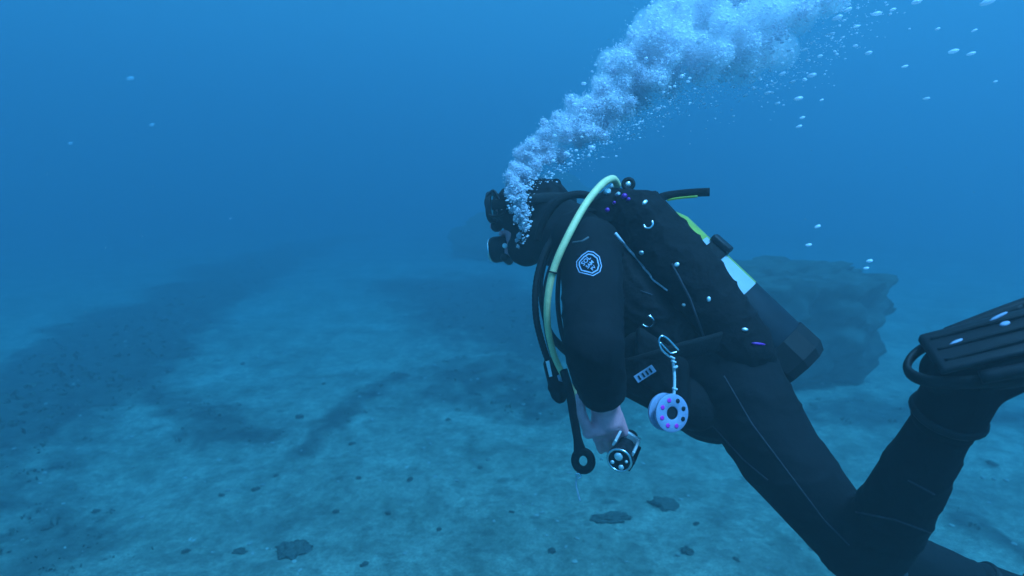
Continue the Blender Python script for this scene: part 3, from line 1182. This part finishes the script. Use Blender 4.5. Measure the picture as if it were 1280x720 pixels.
capsule(bm, MP - sx * 0.015 - HU * 0.036 - LF * 0.02, MP - sx * 0.015 - HU * 0.036 + LF * 0.03, 0.014, 0.013)
obj('exhaust_tee', bm, M['dark'], mp)

# ------------------------------------------------------------------ mask
mask = empty('dive_mask', HEAD + HF * 0.1)
tag(mask, 'black two-lens dive mask on the diver\'s face, half veiled by bubbles', 'mask')
MC = HEAD + HF * 0.125 + HU * 0.036          # centre of the lens plane


def mring(c, w_, h_, n=28, e=0.62):
    out = []
    for j in range(n):
        a = 2 * math.pi * j / n
        ca, sa = math.cos(a), math.sin(a)
        out.append(c + HL * (math.copysign(abs(ca) ** e, ca) * w_) + HU * (math.copysign(abs(sa) ** e, sa) * h_))
    return out


bm = bmesh.new()
rings(bm, [mring(MC - HF * 0.062, 0.062, 0.062), mring(MC - HF * 0.045, 0.066, 0.058), mring(MC - HF * 0.034, 0.062, 0.046)], cap=False)
sk = obj('skirt', bm, M['rubber'], mask)
bm = bmesh.new()
capsule(bm, MC - HF * 0.035 - HU * 0.03, MC - HF * 0.012 - HU * 0.055, 0.022, 0.02)
obj('nose_pocket', bm, M['rubber'], mask)
bm = bmesh.new()
ro, ri = mring(MC, 0.083, 0.050), mring(MC, 0.073, 0.041)
rb_, rib = [p - HF * 0.016 for p in ro], [p - HF * 0.016 for p in ri]
rings(bm, [ro, ri, rib, rb_], close_u=True)
box(bm, MC - HF * 0.008, HL, HU, HF, 0.014, 0.088, 0.014, 0.003)
obj('mask_frame', bm, M['dark'], mask, autosmooth=40)
for s in (-1, 1):
    bm = bmesh.new()
    a_ = mring(MC + HL * (s * 0.039) - HF * 0.005, 0.034, 0.041)
    rings(bm, [[p - HF * 0.004 for p in a_], a_])
    obj('lens', bm, M['glass'], mask, autosmooth=30)
for s in (-1, 1):                       # side windows
    sw_ = [MC + HL * (s * 0.076) + HF * a + HU * b_ for a, b_ in ((0.0, 0.002), (-0.004, 0.024), (-0.026, 0.044), (-0.044, 0.012), (-0.06, -0.022), (-0.04, -0.034), (-0.012, -0.03))]
    bm = bmesh.new()
    tube(bm, sw_, 0.0042, 8, closed=True, n=5)
    wf = obj('side_window_frame', bm, M['dark'], mask)
    bm = bmesh.new()
    lp = spline(sw_, 4, True)
    rings(bm, [[p - HL * (s * 0.002) for p in lp], lp])
    obj('side_window', bm, M['glass'], wf, autosmooth=30)
# strap round the hood
bm = bmesh.new()
pts = [MC - HF * 0.02 + HL * 0.08, HEAD + HU * 0.035 + HL * 0.098 + HF * 0.03, HEAD + HU * 0.045 + HL * 0.088 - HF * 0.06, HEAD + HU * 0.05 - HF * 0.142,
       HEAD + HU * 0.045 - HL * 0.088 - HF * 0.06, HEAD + HU * 0.035 - HL * 0.098 + HF * 0.03, MC - HF * 0.02 - HL * 0.08]
tube(bm, pts, 0.016, 10, n=6, flat=0.2, hint=lambda p: p - HEAD - HU * 0.04)
obj('mask_strap', bm, M['rubber'], mask)
bm = bmesh.new()
box(bm, HEAD + HU * 0.036 + HL * 0.099 + HF * 0.05, HF, HU, HL, 0.022, 0.03, 0.01, 0.003)
obj('strap_buckle', bm, M['dark'], mask)
for q in ((668, 244), (666, 262)):
    stud(q[0], q[1], 4, 4, mask, M['chrome'], 'buckle_pin', trees=[bvh_of(hood)])

# ------------------------------------------------------------------ gauge console on the chest hoses
con = empty('gauge_console', P(694, 490, 1.52))
tag(con, 'slim dark gauge console with white tag hanging from the chest hoses', 'gauge')
bm = bmesh.new()
capsule(bm, P(688, 455, 1.52), P(698, 492, 1.52), 0.019, 0.021, 0.75, FWD)
capsule(bm, P(696, 484, 1.52), P(700, 496, 1.52), 0.024, 0.018, 0.7, FWD)
cbod = link('console_body', melt('console_body', bm, 0.004, 3), M['rubber'], con)
T_CON = [bvh_of(cbod)]
for poly, nm, mt in (([(682.5, 452), (686.5, 451), (690.5, 470), (687, 471)], 'white_tag', M['white']), ([(696, 470), (702, 466), (704, 478), (698, 476)], 'side_tag', M['print'])):
    bm = bmesh.new()
    vv = []
    for q in poly:
        h, n = onto(T_CON, q[0], q[1], 0.002)
        if h is None:
            h = P(q[0], q[1], 1.497)
        vv.append(h)
    rings(bm, [[p - FWD * 0.003 for p in vv], [p + FWD * 0.006 for p in vv]])
    obj(nm, bm, mt, con, smooth=False)

# hanging rubber strap that ends in a ring
ls = empty('strap_lanyard', P(718, 480, 1.46))
tag(ls, 'dark rubber strap with ring end hanging left of the hand', 'lanyard')
bm = bmesh.new()
tube(bm, [P(704, 462, 1.49), P(712, 490, 1.47), P(717, 520, 1.46), P(722, 548, 1.46), P(725, 564, 1.46)], lambda u: 0.011 + 0.006 * max(0, u - 0.75) * 4, 10, n=6, flat=0.45, hint=FWD)
obj('strap', bm, M['rubber'], ls)
bm = bmesh.new()
torus(bm, P(729, 576, 1.46), FWD + RIGHT * 0.35, 0.0205, 0.0105, 30, 10, sx=1.12, hint=UP + RIGHT * 0.1)
obj('ring', bm, M['rubber'], ls)
bm = bmesh.new()
tube(bm, [P(722, 592, 1.46), P(720, 604, 1.46), P(722, 615, 1.46), P(725, 626, 1.46)], 0.0022, 6, n=4)
ch = obj('thin_cord', bm, M['piping'], ls)
bm = bmesh.new()
tube(bm, [P(720, 593, 1.455), P(724, 592, 1.455), P(726, 596, 1.455), P(722, 598, 1.455)], 0.0025, 6, closed=True, n=4)
obj('small_clip', bm, M['steel'], ch)

# ------------------------------------------------------------------ torch held in the hand
tor = empty('dive_torch', P(775, 575, 1.40))
tag(tor, 'small dark dive torch with silver lens held in the diver\'s left hand', 'torch')
ta = (P(770, 582, 1.29) - P(786, 548, 1.40)).normalized()
tc0 = P(786, 550, 1.40)
bm = bmesh.new()
lathe(bm, tc0, ta, [(-0.02, 0.012), (-0.018, 0.018), (0.0, 0.0195), (0.05, 0.0195), (0.056, 0.024), (0.085, 0.029), (0.095, 0.029)], 24)
tbod = obj('torch_body', bm, M['dark'], tor, autosmooth=40)
bm = bmesh.new()
torus(bm, tc0 + ta * 0.094, ta, 0.0268, 0.0028, 28, 8)
obj('bezel', bm, M['steel'], tor)
bm = bmesh.new()
lathe(bm, tc0 + ta * 0.088, ta, [(0, 0.026), (0.004, 0.024), (0.0035, 0.012), (0.0, 0.004)], 24)
rf = obj('reflector', bm, M['dark'], tor)
bm = bmesh.new()
x, y, z = frame_of(ta, -FWD)
for rr0, aa, rs0 in ((0.009, 1.2, 0.0105), (0.017, 3.0, 0.005), (0.017, 4.4, 0.0068), (0.016, 5.7, 0.004)):
    lathe(bm, tc0 + ta * 0.0945 + x * (rr0 * math.cos(aa)) + y * (rr0 * math.sin(aa)), ta, [(0, rs0), (0.002, rs0 * 0.85), (0.0035, rs0 * 0.3)], 12)
obj('lamp_lens', bm, M['chrome'], rf)
bm = bmesh.new()
px_ = (P(790, 560, 1.37) - P(772, 552, 1.37)).normalized()
c0 = P(783, 553, 1.345)
yv = frame_of(ta, px_)
for s in (-1, 1):
    box(bm, c0 + yv[0] * (s * 0.023), ta, yv[0], yv[1], 0.062, 0.006, 0.016, 0.002)
box(bm, c0 - ta * 0.03, ta, yv[0], yv[1], 0.008, 0.05, 0.018, 0.002)
obj('mount_frame', bm, M['chrome'], tor, smooth=False)
bm = bmesh.new()
box(bm, P(791, 572, 1.39), ta, yv[0], yv[1], 0.075, 0.016, 0.03, 0.004)
obj('side_handle', bm, M['dark'], tor, smooth=False)

# ------------------------------------------------------------------ finger spool on a clip
h, n = onto(T_VEST, 838, 516, 0.0)
SD = 1.325
sp = empty('finger_spool', P(835, 516, SD))
tag(sp, 'pale finger spool with magenta dots hanging on a steel clip at the diver\'s hip', 'spool')
sn = (-FWD * 0.93 + RIGHT * 0.34 + UP * 0.08).normalized()
C1 = P(838.5, 516, SD - 0.012)
SRad = 23.5 / F * SD
sxv = frame_of(sn, UP)
for side, cc in ((0, C1), (1, C1 - sn * 0.027)):
    bm = bmesh.new()
    prof = [(0.0, 0.0145), (0.006, 0.0145), (0.0075, 0.017), (0.0075, SRad - 0.003), (0.006, SRad), (0.001, SRad), (0.0, SRad - 0.002)]
    x, y, z = sxv
    rows = [[cc + z * hh + x * (math.cos(t) * r_) + y * (math.sin(t) * r_) for t in [2 * math.pi * j / 36 for j in range(36)]] for hh, r_ in prof]
    rings(bm, rows, close_u=True)
    o = obj('disc', bm, M['spool'], sp, autosmooth=35)
    if side == 0:
        for k in range(8):
            a = 2 * math.pi * (k + 0.35) / 8
            q = cc + x * (math.cos(a) * SRad * 0.7) + y * (math.sin(a) * SRad * 0.7)
            b2 = bmesh.new()
            lathe(b2, q + z * 0.0062, z, [(0, 0.0052), (0.0022, 0.0052), (0.0026, 0.004)], 14)
            left = (q - cc).dot(RIGHT) < 0.012
            obj('dot', b2, M['magenta'] if left else M['dark'], o)  # discs in place of the holes, magenta on the left, dark on the right
bm = bmesh.new()
lathe(bm, C1 - sn * 0.0185, sn, [(0, 0.028), (0.0035, 0.0295), (0.009, 0.030), (0.014, 0.0292), (0.0175, 0.028)], 24)
obj('line_winding', bm, M['line'], sp)
bm = bmesh.new()
lathe(bm, C1 - sn * 0.027, sn, [(0, 0.0143), (0.0315, 0.0143), (0.032, 0.0125), (0.030, 0.012)], 24)
obj('hub', bm, M['dark'], sp, autosmooth=35)
bm = bmesh.new()
tube(bm, [P(841, 449, 1.325), P(843, 470, 1.322), P(842.5, 492, 1.318), P(840, 500, 1.32)], 0.0035, 8, n=6)
obj('line', bm, M['line'], sp)
for q in ((842, 452), (840.5, 447), (844, 459), (843.5, 486), (838, 494)):
    bm = bmesh.new()
    torus(bm, P(q[0], q[1], 1.32), UP + RIGHT * random.uniform(-.6, .6), 0.0042, 0.0026, 14, 6)
    obj('knot', bm, M['line'], sp)
bm = bmesh.new()
tube(bm, [P(838, 447, 1.32), P(827, 437, 1.315), P(823.5, 426, 1.315), P(827, 420, 1.315), P(834, 423, 1.318), P(842, 431, 1.32), P(848.5, 438, 1.322)], 0.0026, 8, n=5)
tube(bm, [P(846, 440, 1.322), P(838, 441, 1.32), P(831, 434, 1.317), P(825, 428, 1.315)], 0.002, 8, n=5)
obj('carabiner', bm, M['steel'], sp)

# ------------------------------------------------------------------ fins
def fin(A, f, ax, label):
    root = empty('swim_fin', A[2] + ax * 0.05)
    tag(root, label, 'fin', 'the pair of fins')
    sd_ = f.cross(ax).normalized()
    up = ax                                         # sole side
    bm = bmesh.new()
    rows = []
    for s, w_, h_ in ((-0.015, 0.056, 0.045), (0.04, 0.06, 0.052), (0.10, 0.064, 0.05), (0.16, 0.068, 0.043), (0.21, 0.074, 0.032), (0.25, 0.082, 0.018)):
        rows.append([A[2] + ax * 0.05 + f * s + sd_ * (math.cos(t) * w_) + up * (math.sin(t) * h_) for t in [2 * math.pi * j / 24 for j in range(24)]])
    rings(bm, rows)
    obj('foot_pocket', bm, M['rubber'], root)
    bm = bmesh.new()
    rows = []
    for s, w_ in ((0.10, 0.07), (0.22, 0.085), (0.35, 0.10), (0.50, 0.11), (0.60, 0.108)):
        c = A[2] + ax * (0.085 - 0.03 * max(0, s - .1)) + f * s
        rows.append([c - sd_ * w_ - up * 0.004, c + sd_ * w_ - up * 0.004, c + sd_ * w_ + up * 0.004, c - sd_ * w_ + up * 0.004])
    rings(bm, rows)
    obj('blade', bm, M['rubber'], root, smooth=False)
    for s_ in (-1, 1):
        bm = bmesh.new()
        tube(bm, [A[2] + ax * 0.075 + f * -0.03 + sd_ * (s_ * 0.058), A[2] + ax * 0.083 + f * 0.1 + sd_ * (s_ * 0.075), A[2] + ax * 0.08 + f * 0.3 + sd_ * (s_ * 0.097), A[2] + ax * 0.07 + f * 0.58 + sd_ * (s_ * 0.11)], 0.011, 8, n=6)
        obj('side_rail', bm, M['dark'], root)
    # heel plate on the sole side and the strap round the heel
    bm = bmesh.new()
    box(bm, A[2] + ax * 0.094 - f * 0.0, f, sd_, ax, 0.17, 0.095, 0.014, 0.005)
    hp = obj('heel_plate', bm, M['dark'], root)
    for b_ in (-0.028, 0.0, 0.028):
        bm = bmesh.new()
        tube(bm, [A[2] + ax * 0.100 - f * 0.075 + sd_ * b_, A[2] + ax * 0.104 + sd_ * b_, A[2] + ax * 0.103 + f * 0.08 + sd_ * b_, A[2] + ax * 0.094 + f * 0.3 + sd_ * b_ * 1.5], 0.0032, 8, n=5)
        obj('rib', bm, M['rubber'], hp)
    bm = bmesh.new()
    tube(bm, [A[2] + ax * (0.055 + u * 0.004) + f * a_ + sd_ * b_ for u, (a_, b_) in enumerate(((0.08, 0.066), (0.0, 0.058), (-0.08, 0.036), (-0.108, 0.0), (-0.08, -0.036), (0.0, -0.058), (0.08, -0.066)))], 0.013, 8, n=6, flat=0.5, hint=lambda p: p - (A[2] + ax * 0.05))
    st = obj('heel_strap', bm, M['rubber'], root)
    return root, sd_


finL, sdL = fin(LEG, FL, AL, 'black fin on the raised near foot at the right edge')
finR, sdR = fin(RLEG, FR, AR, 'dark fin on the lower far foot in the bottom right corner')
T_FIN = [bvh_of(c) for c in finL.children if c.name.split('.')[0] in ('foot_pocket', 'heel_plate', 'side_rail', 'heel_strap')] + [bvh_of(bootL)]
for q in ((1195, 428, 21, 6, 0.3), (1256, 405, 14, 9, 0.1), (1248, 396, 28, 5, 0.32)):
    stud(q[0], q[1], q[2] * 0.85, q[3] * 0.8, finL, M['print'], 'buckle', ang=q[4], trees=T_FIN, th=0.0025)

# ------------------------------------------------------------------ bubbles
ico = bmesh.new()
bmesh.ops.create_icosphere(ico, subdivisions=1, radius=1)
IV = [v.co.copy() for v in ico.verts]
IFc = [tuple(v.index for v in f.verts) for f in ico.faces]
ico.free()
PL = [(647, 306, 5, 1.80), (654, 288, 8, 1.76), (650, 266, 12, 1.74), (644, 244, 14, 1.74), (646, 224, 16, 1.76), (660, 203, 24, 1.80),
      (690, 180, 32, 1.83), (735, 150, 38, 1.86), (770, 120, 44, 1.88), (800, 85, 56, 1.90), (850, 50, 72, 1.94), (905, 28, 84, 1.98), (960, -5, 92, 2.02), (1020, -50, 100, 2.06)]
bv, bf = [], []


def add_bubble(c, r_, tilt=0.3, fl=0.65):
    i0 = len(bv)
    rot = Matrix.Rotation(random.uniform(0, 6.3), 3, 'Z') @ Matrix.Rotation(random.uniform(-tilt, tilt), 3, 'X')
    f_ = random.uniform(fl - 0.15, fl + 0.2)
    for v in IV:
        bv.append(c + rot @ Vector((v.x * r_, v.y * r_, v.z * r_ * f_)))
    bf.extend([tuple(i0 + k for k in q) for q in IFc])


def pl_at(u):
    s = u * (len(PL) - 1)
    i = min(int(s), len(PL) - 2)
    k = s - i
    return [PL[i][j] * (1 - k) + PL[i + 1][j] * k for j in range(4)]


def in_disc():
    a = random.uniform(0, 6.3)
    r_ = math.sqrt(random.random())
    return r_ * math.cos(a), r_ * math.sin(a)


import numpy as np
rng = np.random.default_rng(21)
NV, NF = [], []
nbase = 0


def unit_mesh(sub):
    if sub == 0:
        v_ = np.array([(1, 0, 0), (-1, 0, 0), (0, 1, 0), (0, -1, 0), (0, 0, 1), (0, 0, -1)], float)
        f_ = np.array([(0, 2, 4), (2, 1, 4), (1, 3, 4), (3, 0, 4), (2, 0, 5), (1, 2, 5), (3, 1, 5), (0, 3, 5)])
        return v_, f_
    b_ = bmesh.new()
    bmesh.ops.create_icosphere(b_, subdivisions=sub, radius=1)
    v_ = np.array([tuple(v.co) for v in b_.verts])
    f_ = np.array([tuple(v.index for v in f.verts) for f in b_.faces])
    b_.free()
    return v_, f_


def scatter(cen, rad, flat, sub):
    """many flattened bubbles at once"""
    global nbase
    uv, uf = unit_mesh(sub)
    n = len(cen)
    a = rng.uniform(0, 6.283, n)
    til = rng.uniform(-0.5, 0.5, n)
    p = uv[None] * rad[:, None, None]
    p[:, :, 2] *= flat[:, None]
    y = p[:, :, 1] * np.cos(til)[:, None] - p[:, :, 2] * np.sin(til)[:, None]
    z = p[:, :, 1] * np.sin(til)[:, None] + p[:, :, 2] * np.cos(til)[:, None]
    x = p[:, :, 0]
    X = x * np.cos(a)[:, None] - y * np.sin(a)[:, None]
    Y = x * np.sin(a)[:, None] + y * np.cos(a)[:, None]
    NV.append((np.stack([X, Y, z], 2) + cen[:, None, :]).reshape(-1, 3))
    NF.append((uf[None] + (nbase + np.arange(n) * len(uv))[:, None, None]).reshape(-1, 3))
    nbase += n * len(uv)


random.seed(21)
clumps = []
for k in range(420):                                  # billows
    u = random.random() ** 0.75
    x, y, rp, d = pl_at(u)
    mpx = d / F
    nxp, nyp = in_disc()
    c = P(x, y, d) + (RIGHT * nxp + UP * nyp + FWD * random.uniform(-0.8, 0.8)) * (rp * mpx * 0.78)
    clumps.append((c, rp * mpx * random.uniform(0.16, 0.42), u))
cc, rr_, ll, lr = [], [], [], []
for c, cr_, u in clumps:
    dens = 1.0 if u < 0.6 else 1.0 - 1.5 * (u - 0.6)
    # froth: packed bubbles that merge into a lumpy mass
    for j in range(int(60 * dens)):
        q = rng.normal(0, 1, 3); q /= np.linalg.norm(q)
        ll.append(np.array(c) + q * cr_ * rng.uniform(0.1, 0.75))
        lr.append(min(0.0065, cr_ * rng.uniform(0.06, 0.16)))
    n = int(420 * dens)
    q = rng.normal(0, 1, (n, 3))
    q /= np.linalg.norm(q, axis=1)[:, None]
    q *= (cr_ * np.clip(rng.normal(0.72, 0.24, n), 0.05, 1.6))[:, None]
    cc.append(np.array(c)[None] + q)
    rr_.append(np.minimum(0.004, 0.0012 * np.exp(rng.normal(0, 0.42, n))))
scatter(np.array(ll), np.array(lr), rng.uniform(0.6, 0.95, len(ll)), 1)
cc = np.concatenate(cc); rr_ = np.concatenate(rr_)
scatter(cc, rr_, rng.uniform(0.5, 0.95, len(cc)), 0)
fc, fr = [], []
for k in range(2600):                                 # fringe, trailing on the lower right side
    u = random.random() ** 0.6
    x, y, rp, d = pl_at(u)
    a = random.gauss(-0.8, 0.75)
    e = random.uniform(0.75, 1.0) + abs(random.gauss(0, 0.26))
    fc.append(P(x + math.cos(a) * rp * e, y - math.sin(a) * rp * e, d + random.uniform(-.1, .1)))
    fr.append(0.0019 * math.exp(random.gauss(0.1, 0.5)))
for k in range(45):                                   # larger flattened caps
    u = random.uniform(0.4, 1)
    x, y, rp, d = pl_at(u)
    nxp, nyp = in_disc()
    fc.append(P(x + nxp * rp * 1.1, y + nyp * rp * 1.1, d - random.uniform(-.1, .12)))
    fr.append(random.uniform(0.005, 0.010))
scatter(np.array([tuple(q) for q in fc]), np.array(fr), rng.uniform(0.35, 0.7, len(fc)), 1)
fz = bmesh.new()
for c, cr_, u in clumps:
    bmesh.ops.create_icosphere(fz, subdivisions=2, radius=cr_ * (1.0 if u < 0.5 else 1.0 - 0.75 * (u - 0.5)), matrix=Matrix.Translation(c))
fz_me = melt('fizz', fz, 0.012, 3)
fzv = np.array([tuple(v.co) for v in fz_me.vertices])
fzt = []
for p in fz_me.polygons:
    q = list(p.vertices)
    fzt += [(q[0], q[i], q[i + 1]) for i in range(1, len(q) - 1)]
n_solid = sum(len(q) for q in NF)
NV.append(fzv); NF.append(np.array(fzt) + nbase)
bv = np.concatenate(NV); bf = np.concatenate(NF)
fzm = bpy.data.materials.new('fizz of microbubbles')
fzm.use_nodes = True
t_ = fzm.node_tree
t_.nodes.remove(t_.nodes['Principled BSDF'])
pv = t_.nodes.new('ShaderNodeVolumePrincipled')
pv.inputs['Color'].default_value = (0.97, 0.97, 0.98, 1)
pv.inputs['Absorption Color'].default_value = (1, 1, 1, 1)
pv.inputs['Density'].default_value = 9
t_.links.new(pv.outputs[0], t_.nodes['Material Output'].inputs['Volume'])
fzm.cycles.homogeneous_volume = True
me_ = bpy.data.meshes.new('bubble_plume')
me_.vertices.add(len(bv)); me_.vertices.foreach_set('co', bv.ravel())
me_.loops.add(len(bf) * 3); me_.loops.foreach_set('vertex_index', bf.ravel())
me_.polygons.add(len(bf)); me_.polygons.foreach_set('loop_start', np.arange(len(bf)) * 3)
me_.update(calc_edges=True)
plume = link('bubble_plume', me_, M['bubble'])
me_.materials.append(fzm)
mi = np.zeros(len(bf), dtype=np.int32); mi[n_solid:] = 1
me_.polygons.foreach_set('material_index', mi)
tag(plume, 'dense white plume of exhaled bubbles rising from the diver\'s mouthpiece to upper right', 'bubbles', kind='stuff')

# stray bubbles, each one an object
ico = bmesh.new()
bmesh.ops.create_icosphere(ico, subdivisions=2, radius=1)
for v in ico.verts:
    v.co *= 1 + 0.12 * noise.noise(v.co * 1.7)
one = bpy.data.meshes.new('bubble')
ico.to_mesh(one); ico.free()
one.materials.append(M['bubble'])
one.polygons.foreach_set('use_smooth', [True] * len(one.polygons))


def bubble(px, py, wpx, d, label, group):
    o = bpy.data.objects.new('bubble', one)
    COL.objects.link(o)
    o.location = P(px, py, d)
    r_ = wpx / 2 / F * d * 0.88
    o.scale = (r_, r_ * 0.9, r_ * random.uniform(0.36, 0.5))
    o.rotation_euler = (0, R(-random.uniform(8, 28)), random.uniform(-.3, .3))
    tag(o, label, 'bubble', group)


STRAY = [(998, 123, 13), (1003, 147, 8), (999, 158, 9), (1015, 94, 13), (978, 92, 10), (991, 102, 9), (960, 116, 10), (972, 129, 8),
         (932, 119, 8), (943, 111, 6), (896, 132, 6), (1086, 66, 10), (1131, 83, 9), (1192, 64, 14), (1214, 67, 12), (1158, 123, 10),
         (1244, 102, 6), (1027, 125, 6), (1146, 2, 14), (1235, 2, 20), (1047, 22, 15), (1071, 33, 10), (1096, 17, 14), (1116, 12, 9),
         (1040, 42, 9), (1025, 70, 8), (1006, 62, 9), (1060, 12, 12), (917, 145, 4), (1172, 36, 7), (1218, 38, 8)]
order = sorted(q[0] for q in STRAY)
for q in STRAY:
    bubble(q[0], q[1], q[2], random.uniform(1.95, 2.15), 'small flattened silvery bubble loose beside the plume, %s loose one from the left' % nth(order.index(q[0]) + 1), 'stray bubbles right of the plume')
for q in ((1022, 283, 9, 'tiny bright bubble highest above the tall dark rock behind the tank'), (1011, 306, 9, 'tiny bright bubble just above the middle of the tall dark rock'),
          (1087, 326, 9, 'tiny bright bubble, upper of two at the right end of the tall rock'), (1083, 335, 8, 'tiny bright bubble, lower of two at the right end of the tall rock')):
    bubble(q[0], q[1], q[2], 2.1, q[3], 'bubbles near the tall rock')
for q in ((163, 98, 13, 'faint pale bubble highest of those in the empty water at upper left'), (190, 156, 10, 'faint pale bubble second highest in the empty water at left'),
          (88, 179, 8, 'faint pale bubble nearest the left edge of the picture'), (288, 273, 5, 'faint pale speck just above the dark band on the seabed')):
    bubble(q[0], q[1], q[2] * 0.8, 8.0, q[3], 'specks in the left water')

# fine suspended matter
sv, sf = [], []
bv, bf = [], []
random.seed(5)
for k in range(420):
    d = random.uniform(1.2, 6)
    add_bubble(P(random.uniform(-40, 1320), random.uniform(-40, 720), d), random.uniform(0.0006, 0.0016), 1, 0.7)
me_ = bpy.data.meshes.new('suspended_particles')
me_.from_pydata(bv, [], bf)
snowm = mat('suspended matter', (0.35, 0.38, 0.36), 0.9, var=0.3, scale=3)
tag(link('suspended_particles', me_, snowm), 'fine specks suspended throughout the water', 'particles', kind='stuff')

# ------------------------------------------------------------------ the water itself: one closed box of even density
bm = bmesh.new()
TOP = CAM_H + 8.0
box(bm, Vector((0, 25, (TOP - 2.0) / 2)), Vector((1, 0, 0)), Vector((0, 1, 0)), Vector((0, 0, 1)), 170, 150, TOP + 2.0)
hm = bpy.data.materials.new('sea water')
hm.use_nodes = True
t = hm.node_tree
t.nodes.remove(t.nodes['Principled BSDF'])
pv = t.nodes.new('ShaderNodeVolumePrincipled')
DENS = 0.25
SIG_S = (0.042, 0.0520, 0.0525)
SIG_T = (0.27, 0.122, 0.098)
col_, abs_ = [], []
for s_, t2 in zip(SIG_S, SIG_T):
    c = s_ / DENS
    a = (t2 - s_) / (DENS * (1 - c))
    col_.append(c)
    abs_.append(max(0.0, 1 - a) ** 2)
pv.inputs['Color'].default_value = (*col_, 1)
pv.inputs['Absorption Color'].default_value = (*abs_, 1)
pv.inputs['Density'].default_value = DENS
pv.inputs['Anisotropy'].default_value = 0.45
t.links.new(pv.outputs[0], t.nodes['Material Output'].inputs['Volume'])
hm.cycles.homogeneous_volume = True
hz = obj('haze', bm, hm, smooth=False)
tag(hz, 'clear blue sea water that fades distant things', 'water', kind='stuff')
